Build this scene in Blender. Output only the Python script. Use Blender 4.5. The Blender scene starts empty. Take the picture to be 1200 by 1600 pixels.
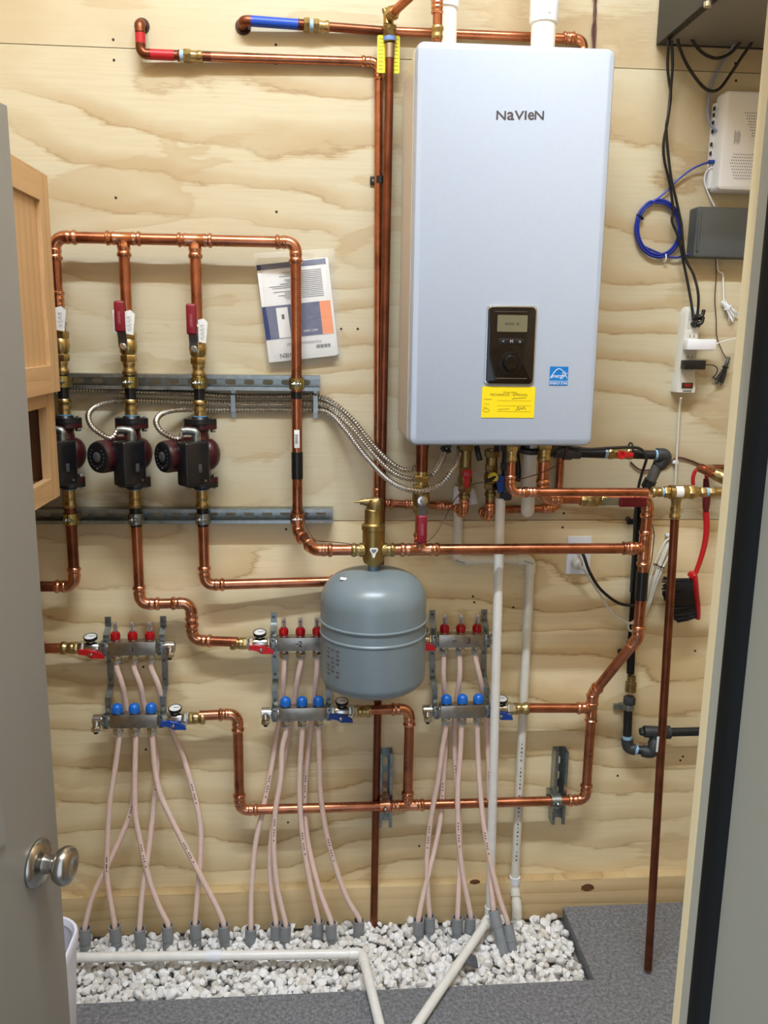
import bpy, bmesh, math, random
from mathutils import Vector, Matrix
random.seed(7)
PI = math.pi
SC = bpy.context.scene
COL = SC.collection

# ------------------------------------------------------------------ camera
F = 1340.0                       # focal length in pixels of the 1200x1600 frame
D = 2.3955                       # camera to plywood wall
H = 1.761                        # camera above floor
vd = Vector((-92, 6566, F)).normalized()
vx = Vector((16934, -100, F)); vx = (vx - vd * vx.dot(vd)).normalized()
up = -vd
yd = up.cross(vx)
def c2w(v): return Vector((vx.dot(v), yd.dot(v), up.dot(v)))
def ray(px, py): return c2w(Vector((px - 600, py - 800, F)))
def P(px, py, d=0.0):
    """the point of the place seen at this pixel, d metres in front of the plywood wall"""
    r = ray(px, py); r = r * ((D - d) / r.y)
    return Vector((r.x, -d, r.z + H))
def G(px, py, z=0.0):
    """the same on a level plane at height z"""
    r = ray(px, py); r = r * ((z - H) / r.z)
    return Vector((r.x, r.y - D, z))
cd = bpy.data.cameras.new('camera'); cam = bpy.data.objects.new('camera', cd); COL.objects.link(cam)
cd.sensor_fit = 'VERTICAL'; cd.sensor_height = 32.0; cd.lens = F / 1600 * 32.0
cd.clip_start = 0.02
r_, u_, b_ = c2w(Vector((1, 0, 0))), c2w(Vector((0, -1, 0))), c2w(Vector((0, 0, -1)))
cam.matrix_world = Matrix(((r_.x, u_.x, b_.x, 0), (r_.y, u_.y, b_.y, -D), (r_.z, u_.z, b_.z, H), (0, 0, 0, 1)))
SC.camera = cam
# ------------------------------------------------------------------ light, exposure
w = bpy.data.worlds.new('world'); SC.world = w; w.use_nodes = True
w.node_tree.nodes['Background'].inputs[0].default_value = (0.80, 0.93, 1.12, 1)
w.node_tree.nodes['Background'].inputs[1].default_value = 1.4
CEIL = 4.18
LX, LY, LZ = 0.06, -1.70, 4.1
ld = bpy.data.lights.new('ceiling_tube', 'AREA'); ld.shape = 'RECTANGLE'; ld.size = 1.8; ld.size_y = 0.07
ld.energy = 104; ld.color = (0.84, 0.96, 1.12)
lo = bpy.data.objects.new('ceiling_tube', ld); COL.objects.link(lo); lo.location = (LX, LY, LZ)
vs = SC.view_settings
SC.display_settings.display_device = 'sRGB'
vs.view_transform = 'Standard'; vs.look = 'None'; vs.gamma = 1.0; vs.use_curve_mapping = False
vs.exposure = 0.05

# ------------------------------------------------------------------ materials
def lin(c):
    return tuple(((x / 255) / 12.92 if x <= 10 else (((x / 255) + 0.055) / 1.055) ** 2.4) for x in c) + (1.0,)
class NT:
    """short hand for node trees"""
    def __init__(s, m):
        m.use_nodes = True; s.t = m.node_tree; s.b = s.t.nodes['Principled BSDF']
    def n(s, typ, **kw):
        x = s.t.nodes.new(typ)
        for k, v in kw.items():
            if k.startswith('i_'): x.inputs[k[2:].replace('_', ' ')].default_value = v
            else: setattr(x, k, v)
        return x
    def l(s, a, b): s.t.links.new(a, b)
    def math(s, op, a, b=None, c=None):
        x = s.n('ShaderNodeMath', operation=op)
        for i, q in enumerate((a, b, c)):
            if q is None: continue
            if isinstance(q, (int, float)): x.inputs[i].default_value = q
            else: s.l(q, x.inputs[i])
        return x.outputs[0]
    def noise(s, vec, scale, detail=2, rough=.5, dist=0):
        x = s.n('ShaderNodeTexNoise'); x.inputs['Scale'].default_value = scale; x.inputs['Detail'].default_value = detail
        x.inputs['Roughness'].default_value = rough; x.inputs['Distortion'].default_value = dist
        s.l(vec, x.inputs['Vector']); return x.outputs['Fac']
    def mapping(s, loc=(0, 0, 0), sc=(1, 1, 1), rot=(0, 0, 0)):
        tc = s.n('ShaderNodeTexCoord'); mp = s.n('ShaderNodeMapping')
        mp.inputs['Location'].default_value = loc; mp.inputs['Scale'].default_value = sc; mp.inputs['Rotation'].default_value = rot
        s.l(tc.outputs['Object'], mp.inputs['Vector']); return mp.outputs[0]
    def ramp(s, fac, stops, interp='LINEAR'):
        x = s.n('ShaderNodeValToRGB'); cr = x.color_ramp; cr.interpolation = interp
        while len(cr.elements) < len(stops): cr.elements.new(0.5)
        for e, (p, c) in zip(cr.elements, stops): e.position = p; e.color = c if len(c) == 4 else lin(c)
        s.l(fac, x.inputs[0]); return x.outputs[0]
    def mix(s, fac, a, b, mode='MIX'):
        x = s.n('ShaderNodeMix', data_type='RGBA', blend_type=mode)
        for i, q in ((0, fac), (6, a), (7, b)):
            if isinstance(q, (int, float)): x.inputs[i].default_value = q
            elif isinstance(q, tuple): x.inputs[i].default_value = q if len(q) == 4 else lin(q)
            else: s.l(q, x.inputs[i])
        return x.outputs[2]
    def bump(s, h, strength=.2, dist=.002):
        x = s.n('ShaderNodeBump'); x.inputs['Strength'].default_value = strength; x.inputs['Distance'].default_value = dist
        s.l(h, x.inputs['Height']); s.l(x.outputs[0], s.b.inputs['Normal'])
MATS = {}
def mat(name, c, rough=.5, metal=0.0, var=0.0, vs_=40, bump=0.0, **kw):
    """a plain colour, broken up by noise of strength var"""
    if name in MATS: return MATS[name]
    m = bpy.data.materials.new(name); t = NT(m); b = t.b
    b.inputs['Roughness'].default_value = rough; b.inputs['Metallic'].default_value = metal
    b.inputs['Base Color'].default_value = lin(c)
    if var:
        v = t.mapping(); f = t.noise(v, vs_, 4, .6)
        k = 1 - var
        dark = tuple(x * k for x in lin(c)[:3]) + (1,)
        lite = tuple(min(1, x * (1 + var * .5)) for x in lin(c)[:3]) + (1,)
        t.l(t.ramp(f, [(.3, dark), (.7, lite)]), b.inputs['Base Color'])
        if metal > .5:
            t.l(t.math('MULTIPLY_ADD', f, .25, rough - .1), b.inputs['Roughness'])
    if bump:
        t.bump(t.noise(t.mapping(), vs_ * 4, 3, .6), bump, .001)
    for k, v in kw.items():
        b.inputs[k.replace('_', ' ')].default_value = v
    MATS[name] = m; return m
COPPER = mat('copper', (190, 122, 90), .27, 1.0, .38, 16)
COPPER_OLD = mat('copper_weathered', (132, 80, 58), .36, 1.0, .35, 14)
COPPER_FIT = mat('copper_fitting', (212, 148, 114), .22, 1.0, .2, 30)
BRASS = mat('brass', (188, 164, 110), .3, 1.0, .3, 45)
BRASS_OLD = mat('brass_dull', (150, 130, 86), .4, 1.0, .3, 45)
BRONZE = mat('brass_satin', (164, 140, 86), .38, 1.0, .15, 30)
ZINC = mat('galvanized_steel', (160, 167, 165), .34, 1.0, .25, 60)
ZINC_Y = mat('yellow_zinc', (186, 168, 104), .33, 1.0, .35, 60)
CHROME = mat('nickel_plate', (205, 205, 200), .2, 1.0, .1, 60)
STEEL = mat('brushed_stainless', (178, 172, 160), .33, 1.0, .18, 50)
ARMOR = mat('armored_conduit_steel', (204, 200, 192), .3, 1.0, .1, 60)
BLACK = mat('black_plastic', (22, 22, 23), .35)
BLACKTAPE = mat('black_tape', (18, 18, 19), .3)
RUBBER = mat('black_rubber', (22, 22, 20), .7, Specular_IOR_Level=.15)
IRON = mat('black_iron', (42, 43, 45), .42, .3, .3, 80)
IRONFIT = mat('malleable_iron', (66, 68, 70), .5, .4, .3, 90, bump=.2)
RED = mat('red_plastic', (190, 24, 30), .35)
REDH = mat('red_vinyl', (124, 16, 34), .38)
REDTAPE = mat('red_tape', (184, 26, 36), .4)
BLUETAPE = mat('blue_tape', (18, 74, 186), .4)
BLUE = mat('blue_plastic', (24, 66, 150), .33)
BLUECAP = mat('blue_cap', (22, 104, 196), .3)
PALEBLUE = mat('thread_sealant', (150, 188, 214), .5)
GASKET = mat('blue_gasket', (70, 150, 205), .5)
WHITE = mat('white_plastic', (232, 234, 238), .35)
OFFWHITE = mat('ivory_plastic', (214, 212, 200), .4)
PVC = mat('white_pvc', (236, 234, 226), .3, 0, .06, 30)
PVCCREAM = mat('cream_pvc', (226, 222, 208), .38, 0, .08, 30)  # slightly darker and yellower than the white pvc
PEX = mat('natural_pex', (234, 206, 192), .35, 0, .05, 40, Subsurface_Weight=.25, Subsurface_Scale=.006)
GREYPVC = mat('grey_conduit', (142, 146, 148), .5, 0, .12, 40)
PAPER = mat('white_paper', (228, 228, 224), .7)
INK = mat('dark_ink', (40, 40, 44), .7)
GREYINK = mat('grey_ink', (118, 120, 126), .7)
NAVY = mat('navy_print', (44, 58, 104), .45)
ORANGE = mat('orange_print', (236, 134, 58), .45)
YELLOW = mat('yellow_sticker', (250, 222, 20), .5)
YELLOWTAG = mat('yellow_tag', (232, 222, 52), .5)
MAROON = mat('maroon_enamel', (58, 10, 17), .35, 0, .15, 40)
GREYTANK = mat('grey_enamel', (122, 136, 142), .3, 0, .05, 8)
BOILER = mat('white_enamel', (176, 188, 205), .33, 0, 0.02, 120, bump=.05)
BOILERSIDE = mat('enamel_wood_reflection', (222, 212, 200), .3)  # the wood reflected in the enamel is put into this beige
GLOSSBLACK = mat('gloss_black', (20, 17, 15), .1)
LCD = mat('lcd_screen', (116, 112, 88), .2)
SILVER = mat('silver_trim', (190, 192, 194), .25, .9)
GREYBOX = mat('charcoal_plastic', (76, 80, 80), .5)
RACK = mat('rack_black', (44, 44, 42), .45, .2)
RACKUNDER = mat('rack_underside', (140, 136, 128), .5, .3)
BLUECABLE = mat('blue_cable', (28, 48, 150), .4)
GREYCABLE = mat('greyblue_cable', (138, 150, 182), .4)
WIRE = mat('brown_wire', (84, 44, 36), .5)
DOORPAINT = mat('grey_door_paint', (136, 132, 122), .45, 0, .03, 6)
JAMBPAINT = mat('grey_jamb_paint', (156, 152, 135), .5, 0, .03, 6)
NICKEL = mat('satin_nickel', (176, 170, 160), .24, 1.0)
BINMAT = mat('white_bin', (226, 226, 236), .4)
SOOT = mat('screw_head', (58, 44, 32), .6, .3)
ROCK = mat('dark_rock', (84, 86, 90), .7, 0, .3, 60, bump=.4)
REDCLEAR = mat('clear_red', (196, 20, 26), .15, Transmission_Weight=.35)
CLEAR = mat('clear_tube', (240, 228, 224), .18, Transmission_Weight=.8, IOR=1.35)

def wood(name, pale, mid, dark, off=(0, 0, 0), freq=5.0, zfreq=3.0, sx=.8, sz=2.4, rot=(0, 0, 0), rough=.55, amount=1.0, feather=.22, patch=.5, axis='Z'):
    """rotary cut veneer: contour bands of a stretched noise field, sharp on one side, feathered by the grain, and tan patches"""
    m = bpy.data.materials.new(name); t = NT(m); b = t.b
    v = t.mapping(off, (sx, 1, sz), rot)
    n1 = t.noise(v, 1.0, 2, .45, .4)
    n2 = t.noise(t.mapping((off[0] + 3, 0, off[2]), (sx * 4, 1, sz * 3.2), rot), 1.0, 3, .55, .3)
    fe = t.noise(t.mapping(off, (5, 1, 110) if axis == 'Z' else (110, 1, 5), rot), 1.0, 3, .65)
    fz = t.noise(t.mapping((off[0] + 5, 0, off[2]), (30, 1, 60) if axis == 'Z' else (60, 1, 30), rot), 1.0, 3, .6)
    sep = t.n('ShaderNodeSeparateXYZ'); t.l(t.mapping(off, (1, 1, 1), rot), sep.inputs[0])
    h = t.math('ADD', t.math('MULTIPLY', n1, freq), t.math('MULTIPLY', sep.outputs[axis], zfreq))
    h = t.math('ADD', h, t.math('MULTIPLY', n2, .9))
    h = t.math('ADD', h, t.math('MULTIPLY', fe, feather))
    h = t.math('ADD', h, t.math('MULTIPLY', fz, feather * .5))
    c = t.ramp(t.math('FRACT', h), [(0, dark), (.06, mid), (.24, tuple((x * 2 + y) / 3 for x, y in zip(mid, pale))), (.5, pale), (.93, pale), (1.0, mid)])
    msk = t.noise(t.mapping((off[0] + 9, 0, off[2] + 4), (sx * 1.4, 1, sz * .9), rot), 1.3, 2, .5)
    fac = t.math('MULTIPLY', t.ramp(msk, [(.36, (0.18,) * 3 + (1,)), (.56, (1, 1, 1, 1))]), amount)
    base = t.mix(fac, pale, c)
    pn = t.math('ADD', t.noise(t.mapping((off[0] + 2, 0, off[2] + 6), (sx * 2.2, 1, sz * 2.6), rot), 1.0, 3, .55, .8), t.math('MULTIPLY', fe, .10))
    base = t.mix(t.math('MULTIPLY', t.ramp(pn, [(.64, (0, 0, 0, 1)), (.665, (1, 1, 1, 1)), (.80, (.2, .2, .2, 1))]), patch), base, mid)
    base = t.mix(t.math('MULTIPLY', t.ramp(fe, [(.42, (0, 0, 0, 1)), (.75, (1, 1, 1, 1))]), .30), base, mid)
    big = t.noise(t.mapping((off[0] + 1, 0, off[2] + 7), (1.1, 1, 1.6), rot), 1.2, 2)
    base = t.mix(t.math('MULTIPLY', t.ramp(big, [(.4, (0, 0, 0, 1)), (.7, (1, 1, 1, 1))]), .2), base, mid)
    t.l(base, b.inputs['Base Color']); b.inputs['Roughness'].default_value = rough
    t.bump(fe, .08, .001)
    MATS[name] = m; return m

# ------------------------------------------------------------------ mesh kit
class MB:
    def __init__(s): s.v = []; s.f = []
    def add(s, vs_, fs):
        n = len(s.v); s.v += [Vector(x) for x in vs_]; s.f += [tuple(i + n for i in f) for f in fs]; return s
    def rings(s, rings, cap=True, closed=False):
        k = len(rings[0]); vs_ = [p for r in rings for p in r]; fs = []
        m = len(rings)
        for a in range(m if closed else m - 1):
            b = (a + 1) % m
            for i in range(k):
                j = (i + 1) % k
                fs.append((a * k + i, a * k + j, b * k + j, b * k + i))
        if cap and not closed:
            fs.append(tuple(range(k - 1, -1, -1))); fs.append(tuple((m - 1) * k + i for i in range(k)))
        return s.add(vs_, fs)
    def tube(s, pts, r, n=12, cap=True, closed=False, flat=1.0):
        pts = [Vector(p) for p in pts]
        rr = r if isinstance(r, (list, tuple)) else [r] * len(pts)
        m = len(pts); nrm = None; out = []
        for i, p in enumerate(pts):
            if closed: t = (pts[(i + 1) % m] - pts[i - 1])
            else: t = pts[min(i + 1, m - 1)] - pts[max(i - 1, 0)]
            if t.length < 1e-9: t = Vector((0, 0, 1))
            t.normalize()
            if nrm is None:
                a = Vector((0, 1, 0)) if abs(t.y) < .9 else Vector((1, 0, 0))
                nrm = (a - t * a.dot(t)).normalized()
            else:
                q = nrm - t * nrm.dot(t)
                nrm = q.normalized() if q.length > 1e-6 else nrm
            bi = t.cross(nrm)
            out.append([p + (nrm * math.cos(2 * PI * k / n) * flat + bi * math.sin(2 * PI * k / n)) * rr[i] for k in range(n)])
        return s.rings(out, cap, closed)
    def cyl(s, p0, p1, r0, r1=None, n=18): return s.tube([p0, p1], [r0, r0 if r1 is None else r1], n)
    def lathe(s, o, axis, prof, n=24, ang=0.0, cap=True):
        a = Vector(axis).normalized(); h = Vector((0, 1, 0)) if abs(a.y) < .9 else Vector((1, 0, 0))
        u = (h - a * h.dot(a)).normalized(); v = a.cross(u); o = Vector(o)
        return s.rings([[o + a * t + (u * math.cos(ang + 2 * PI * k / n) + v * math.sin(ang + 2 * PI * k / n)) * max(r, 1e-5) for k in range(n)] for t, r in prof], cap)
    def hexa(s, p0, p1, r, ch=.12):
        p0 = Vector(p0); p1 = Vector(p1); L = (p1 - p0).length
        return s.lathe(p0, p1 - p0, [(0, r * .93), (L * ch, r), (L * (1 - ch), r), (L, r * .93)], 6)
    def ball(s, c, r, n=16, m=10, sc=(1, 1, 1)):
        c = Vector(c); out = []
        for i in range(1, m):
            a = PI * i / m
            out.append([c + Vector((math.cos(2 * PI * k / n) * math.sin(a) * r * sc[0], math.sin(2 * PI * k / n) * math.sin(a) * r * sc[1], -math.cos(a) * r * sc[2])) for k in range(n)])
        return s.rings(out)
    def frame(s, o, u, v, w_): s.fr = (Vector(o), Vector(u), Vector(v), Vector(w_)); return s
    def prism(s, poly, o, u, v, w_, h0, h1):
        """polygon in (u, v) about o, from h0 to h1 along w_"""
        o, u, v, w_ = Vector(o), Vector(u), Vector(v), Vector(w_)
        return s.rings([[o + u * a + v * b + w_ * h for a, b in poly] for h in (h0, h1)])
    def box(s, c, size, u=(1, 0, 0), v=(0, 1, 0), bev=0.0, seg=2):
        u = Vector(u).normalized(); v = Vector(v).normalized(); w_ = u.cross(v); c = Vector(c)
        bm = bmesh.new(); bmesh.ops.create_cube(bm, size=1.0)
        for x in bm.verts: x.co = Vector((x.co.x * size[0], x.co.y * size[1], x.co.z * size[2]))
        if bev > 0: bmesh.ops.bevel(bm, geom=list(bm.edges), offset=min(bev, min(size) * .49), segments=seg, profile=.5, affect='EDGES')
        bm.verts.index_update()
        s.add([c + u * x.co.x + v * x.co.y + w_ * x.co.z for x in bm.verts], [[q.index for q in f.verts] for f in bm.faces]); bm.free(); return s
    def rrect(s, o, u, v, w_, a, b, r, h, n=5, bev=0.0):
        """rounded rectangle slab, centred on o, a by b, thickness h along w_ (both faces at +-h/2)"""
        p = rr2(a, b, r, n)
        if bev:
            q = rr2(a - 2 * bev, b - 2 * bev, max(r - bev, 1e-4), n)
            o, u, v, w_ = Vector(o), Vector(u), Vector(v), Vector(w_)
            return s.rings([[o + u * x + v * y + w_ * hh for x, y in pl] for hh, pl in ((-h / 2, p), (h / 2 - bev, p), (h / 2 - bev * .3, rr2(a - .6 * bev, b - .6 * bev, max(r - .3 * bev, 1e-4), n)), (h / 2, q))])
        return s.prism(p, o, u, v, w_, -h / 2, h / 2)
    def text(s, body, o, u, v, size, ext=.0003, bold=0.0, align='CENTER', sx=1.0, shear=0.0):
        c = bpy.data.curves.new('t', 'FONT'); c.body = body; c.size = 1.0; c.extrude = 0; c.align_x = align; c.align_y = 'CENTER'; c.offset = bold; c.resolution_u = 3; c.shear = shear
        ob = bpy.data.objects.new('t', c); COL.objects.link(ob)
        me = bpy.data.meshes.new_from_object(ob.evaluated_get(bpy.context.evaluated_depsgraph_get()))
        o, u, v = Vector(o), Vector(u).normalized(), Vector(v).normalized(); w_ = u.cross(v)
        s.add([o + u * x.co.x * size * sx + v * x.co.y * size + w_ * ext for x in me.vertices], [tuple(p.vertices) for p in me.polygons])
        bpy.data.objects.remove(ob); bpy.data.curves.remove(c); bpy.data.meshes.remove(me); return s
    def build(s, name, m, parent=None, origin=None, sharp=38):
        o0 = Vector(origin) if origin is not None else (Vector(parent['_o']) if parent is not None and '_o' in parent else Vector())
        me = bpy.data.meshes.new(name); me.from_pydata([p - o0 for p in s.v], [], s.f); me.validate()
        me.polygons.foreach_set('use_smooth', [True] * len(me.polygons)); me.set_sharp_from_angle(angle=math.radians(sharp)); me.update()
        me.materials.append(m)
        ob = bpy.data.objects.new(name, me); COL.objects.link(ob)
        if parent is not None: ob.parent = parent
        else: ob.location = o0
        ob['_o'] = list(o0); return ob
def rr2(a, b, r, n=5):
    out = []
    for cx, cy, a0 in ((a / 2 - r, b / 2 - r, 0), (-a / 2 + r, b / 2 - r, PI / 2), (-a / 2 + r, -b / 2 + r, PI), (a / 2 - r, -b / 2 + r, 1.5 * PI)):
        for i in range(n + 1):
            t = a0 + PI / 2 * i / n; out.append((cx + r * math.cos(t), cy + r * math.sin(t)))
    return out
def spline(pts, k=8, closed=False):
    pts = [Vector(p) for p in pts]; m = len(pts); out = []
    for i in range(m if closed else m - 1):
        g = lambda j: pts[j % m] if closed else pts[max(0, min(m - 1, j))]
        p0, p1, p2, p3 = g(i - 1), g(i), g(i + 1), g(i + 2)
        for q in range(k):
            t = q / k
            out.append(.5 * ((2 * p1) + (p2 - p0) * t + (2 * p0 - 5 * p1 + 4 * p2 - p3) * t * t + (3 * p1 - p0 - 3 * p2 + p3) * t ** 3))
    if not closed: out.append(pts[-1])
    return out
def T(name, label, cat, loc, group=None):
    o = bpy.data.objects.new(name, None); COL.objects.link(o); o.location = Vector(loc); o.empty_display_size = .05
    o['label'] = label; o['category'] = cat; o['_o'] = list(Vector(loc))
    if group: o['group'] = group
    return o
def solo(name, mb, m, label, cat, group=None, sharp=38):
    lo_ = Vector((sum(p.x for p in mb.v) / len(mb.v), sum(p.y for p in mb.v) / len(mb.v), min(p.z for p in mb.v)))
    o = mb.build(name, m, None, lo_, sharp); o['label'] = label; o['category'] = cat
    if group: o['group'] = group
    return o
def struct(name, mb, m, parent=None):
    o = mb.build(name, m, parent)
    if parent is None: o['kind'] = 'structure'
    return o
def dup(root, loc, label, rotz=0.0):
    """a copy of a thing with copies of its parts and their sub-parts"""
    def cp(o, par):
        c = o.copy(); COL.objects.link(c)
        if par is not None: c.parent = par
        for ch in [x for x in bpy.data.objects if x.parent == o]: cp(ch, c)
        return c
    r = cp(root, None); r.location = Vector(loc); r.rotation_euler = (0, 0, rotz); r['label'] = label; r['_o'] = list(Vector(loc)); return r
X, Y, Z = Vector((1, 0, 0)), Vector((0, 1, 0)), Vector((0, 0, 1))

# ------------------------------------------------------------------ pipe fittings
SOCK = ((0, 1.10), (.12, 1.3), (.3, 1.32), (.42, 1.12), (.62, 1.10), (.74, 1.2), (.9, 1.2), (1.0, 1.13))
def sock_pts(p, d, L, r):
    """press socket that starts at p, open end first, running along d"""
    return [(p + d * (t * L), k * r) for t, k in SOCK]
def coupling(root, p, d, L, r, m=None, name='coupling'):
    d = Vector(d).normalized(); a = sock_pts(p, d, L * .45, r); b = sock_pts(p + d * L, -d, L * .45, r)[::-1]
    q = a + b
    return MB().tube([x for x, _ in q], [y for _, y in q], 20).build(name, m or COPPER_FIT, root)
def tee(root, p, d, br, r, rb=None, m=None, L=None):
    d = Vector(d).normalized(); br = Vector(br).normalized(); rb = rb or r; L = L or 2.1 * r + rb
    q = sock_pts(p - d * L, d, L * .55, r) + sock_pts(p + d * L, -d, L * .55, r)[::-1]
    mb = MB().tube([x for x, _ in q], [y for _, y in q], 20)
    q = sock_pts(p + br * (r * 1.2 + rb * 2.0), -br, rb * 2.0, rb) + [(p + br * r * .3, rb * 1.1)]
    mb.tube([x for x, _ in q], [y for _, y in q], 20)
    return mb.build('tee', m or COPPER_FIT, root)
def run(root, pts, r, m=None, mf=None, bend=2.0, plain=False, solder=False, ends=(0, 0), n=18):
    """straight pipes between elbows: every straight and every elbow a part of its own"""
    m = m or COPPER; mf = mf or COPPER_FIT
    pts = [Vector(p) for p in pts]; a = pts[0]; k = len(pts)
    for i in range(1, k):
        d1 = (pts[i] - pts[i - 1]).normalized()
        if i == k - 1:
            MB().cyl(a, pts[i], r, n=n).build('pipe', m, root); break
        d2 = (pts[i + 1] - pts[i]).normalized(); th = d1.angle(d2)
        if th < .12:
            continue
        Rb = bend * r; t = Rb * math.tan(th / 2); s = 0 if plain else (.9 if solder else 2.0) * r
        e0 = pts[i] - d1 * (t + s); e1 = pts[i] + d2 * (t + s)
        if (e0 - a).dot(d1) > .002: MB().cyl(a, e0, r, n=n).build('pipe', m, root)
        ax = d1.cross(d2).normalized(); c = pts[i] - d1 * t + ax.cross(d1) * Rb
        q = [] if plain else [(e0, 1.02 * r), (e0 + d1 * .001, 1.15 * r)] if solder else sock_pts(e0, d1, s, r)
        steps = 10
        for j in range(steps + 1):
            q.append((c + Matrix.Rotation(th * j / steps, 3, ax) @ (pts[i] - d1 * t - c), r * (1.0 if plain else 1.12)))
        if not plain: q += [(e1 - d2 * .001, 1.15 * r), (e1, 1.02 * r)] if solder else sock_pts(e1, -d2, s, r)[::-1]
        MB().tube([x for x, _ in q], [y for _, y in q], n).build('bend' if plain else 'elbow', m if plain else mf, root)
        a = e1
def pvc_run(root, pts, r, m, bend=1.3, n=18):
    """pvc pipe: smooth socket elbows a little wider than the pipe"""
    pts = [Vector(p) for p in pts]; a = pts[0]; k = len(pts)
    for i in range(1, k):
        d1 = (pts[i] - pts[i - 1]).normalized()
        if i == k - 1: MB().cyl(a, pts[i], r, n=n).build('pipe', m, root); break
        d2 = (pts[i + 1] - pts[i]).normalized(); th = d1.angle(d2)
        if th < .06: continue
        Rb = bend * r; t = Rb * math.tan(th / 2); s = 1.7 * r
        e0 = pts[i] - d1 * (t + s); e1 = pts[i] + d2 * (t + s)
        if (e0 - a).dot(d1) > .002: MB().cyl(a, e0, r, n=n).build('pipe', m, root)
        ax = d1.cross(d2).normalized(); c = pts[i] - d1 * t + ax.cross(d1) * Rb
        q = [(e0, r), (e0 + d1 * .001, r * 1.2)]
        q += [(c + Matrix.Rotation(th * j / 9, 3, ax) @ (pts[i] - d1 * t - c), r * 1.2) for j in range(10)]
        q += [(e1 - d2 * .001, r * 1.2), (e1, r)]
        MB().tube([x for x, _ in q], [y for _, y in q], n).build('elbow', m, root); a = e1
def brass_socket(mb, p, d, L, r):
    """hex nipple and press socket in one"""
    d = Vector(d).normalized()
    q = sock_pts(p, d, L, r); mb.tube([x for x, _ in q], [y for _, y in q], 18); return mb
R1, R34 = .0143, .0111

# ================================================================== the room
WPALE, WMID, WDARK = (202, 193, 164), (180, 158, 119), (152, 124, 84)
PLY_TOP = wood('plywood_top', WPALE, WMID, (170, 143, 104), (2.1, 0, 5.0), 3.0, 1.0, .6, 1.6, amount=.7, patch=.5)
PLY_MID = wood('plywood_middle', WPALE, WMID, (156, 127, 88), (7.3, 0, 1.4), 5.5, 8.0, .9, 2.0, amount=.85, patch=.6)
PLY_LOW = wood('plywood_lower', (238, 221, 180), (210, 184, 134), (164, 131, 88), (4.4, 0, 9.2), 5.0, 10.0, .8, 1.9, amount=.95, patch=.6)
PLY_SIDE = wood('plywood_side', (212, 190, 150), (190, 160, 114), (156, 122, 78), (1, 0, 2), 4, 5, .7, 1.7)
PINE = wood('pine_board', (214, 190, 144), (192, 162, 112), (158, 124, 78), (3, 0, 3), 2.0, 26, .35, 4.0, amount=.7, patch=.2)
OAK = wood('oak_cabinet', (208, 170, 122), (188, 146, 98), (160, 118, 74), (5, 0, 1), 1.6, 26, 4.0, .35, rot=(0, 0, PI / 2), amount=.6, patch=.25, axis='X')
OAKIN = wood('oak_inside_shaded', (140, 96, 58), (122, 80, 44), (100, 64, 34), (5, 0, 1), 1.6, 26, 4.0, .35, rot=(0, 0, PI / 2), amount=.6, axis='X')  # shade of the cabinet interior put into the oak colour
OAKRAIL = wood('oak_rail', (210, 172, 124), (190, 148, 100), (160, 118, 74), (2, 0, 1), 1.6, 26, .4, 5.0, rot=(0, 0, PI / 2), amount=.6)
STUDWOOD = wood('stud_edge', (222, 202, 158), (206, 180, 132), (184, 154, 106), (8, 0, 1), 1.6, 20, 5.0, .4, rot=(0, 0, PI / 2), amount=.5, axis='X')

def floor_mat():
    m = bpy.data.materials.new('speckled_grey_floor'); t = NT(m); v = t.mapping()
    a = t.noise(v, 95, 3, .65); b_ = t.noise(v, 240, 2, .6); c = t.noise(v, 3, 2)
    base = t.ramp(a, [(.3, (80, 81, 84)), (.5, (116, 117, 120)), (.72, (152, 153, 156))])
    base = t.mix(t.ramp(b_, [(.60, (0, 0, 0, 1)), (.7, (1, 1, 1, 1))]), base, (184, 185, 187))
    base = t.mix(t.math('MULTIPLY', c, .35), base, (98, 99, 101))
    t.l(base, t.b.inputs['Base Color']); t.b.inputs['Roughness'].default_value = .55
    t.bump(a, .25, .002); MATS[m.name] = m; return m
FLOOR = floor_mat()
def stone_mat():
    m = bpy.data.materials.new('white_stone'); t = NT(m); v = t.mapping()
    g = t.n('ShaderNodeNewGeometry')
    base = t.ramp(g.outputs['Random Per Island'], [(0, (206, 200, 188)), (.25, (228, 224, 216)), (.6, (240, 238, 234)), (1, (248, 248, 248))])
    base = t.mix(t.math('MULTIPLY', t.noise(v, 60, 4, .7), .3), base, (222, 214, 202))
    t.l(base, t.b.inputs['Base Color']); t.b.inputs['Roughness'].default_value = .7
    t.bump(t.noise(v, 160, 3, .6), .35, .001); MATS[m.name] = m; return m
STONE = stone_mat()
SEAM2, SEAM1 = P(1080, 812, 0).z, P(600, 91.5, 0).z
XL, XR = -1.0, 1.42
YF = -1.835                       # inner face of the front wall
def slab(x0, x1, y0, y1, z0, z1, mb=None):
    return (mb or MB()).box(((x0 + x1) / 2, (y0 + y1) / 2, (z0 + z1) / 2), (x1 - x0, y1 - y0, z1 - z0))
wb = struct('wall_back', slab(XL, XR, 0, .018, SEAM2 + .001, SEAM1 - .001), PLY_MID)
slab(XL, XR, 0, .018, SEAM1 + .001, SEAM1 + 1.218).build('plywood_sheet', PLY_TOP, wb)
slab(XL, XR, 0, .018, SEAM1 + 1.22, CEIL).build('plywood_sheet', PLY_MID, wb)
slab(XL, XR, 0, .018, -.05, SEAM2 - .001).build('plywood_sheet', PLY_LOW, wb)
slab(XL, XR, .0185, .03, -.05, CEIL).build('framing', mat('dark_gap', (70, 50, 32), .8), wb)
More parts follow.
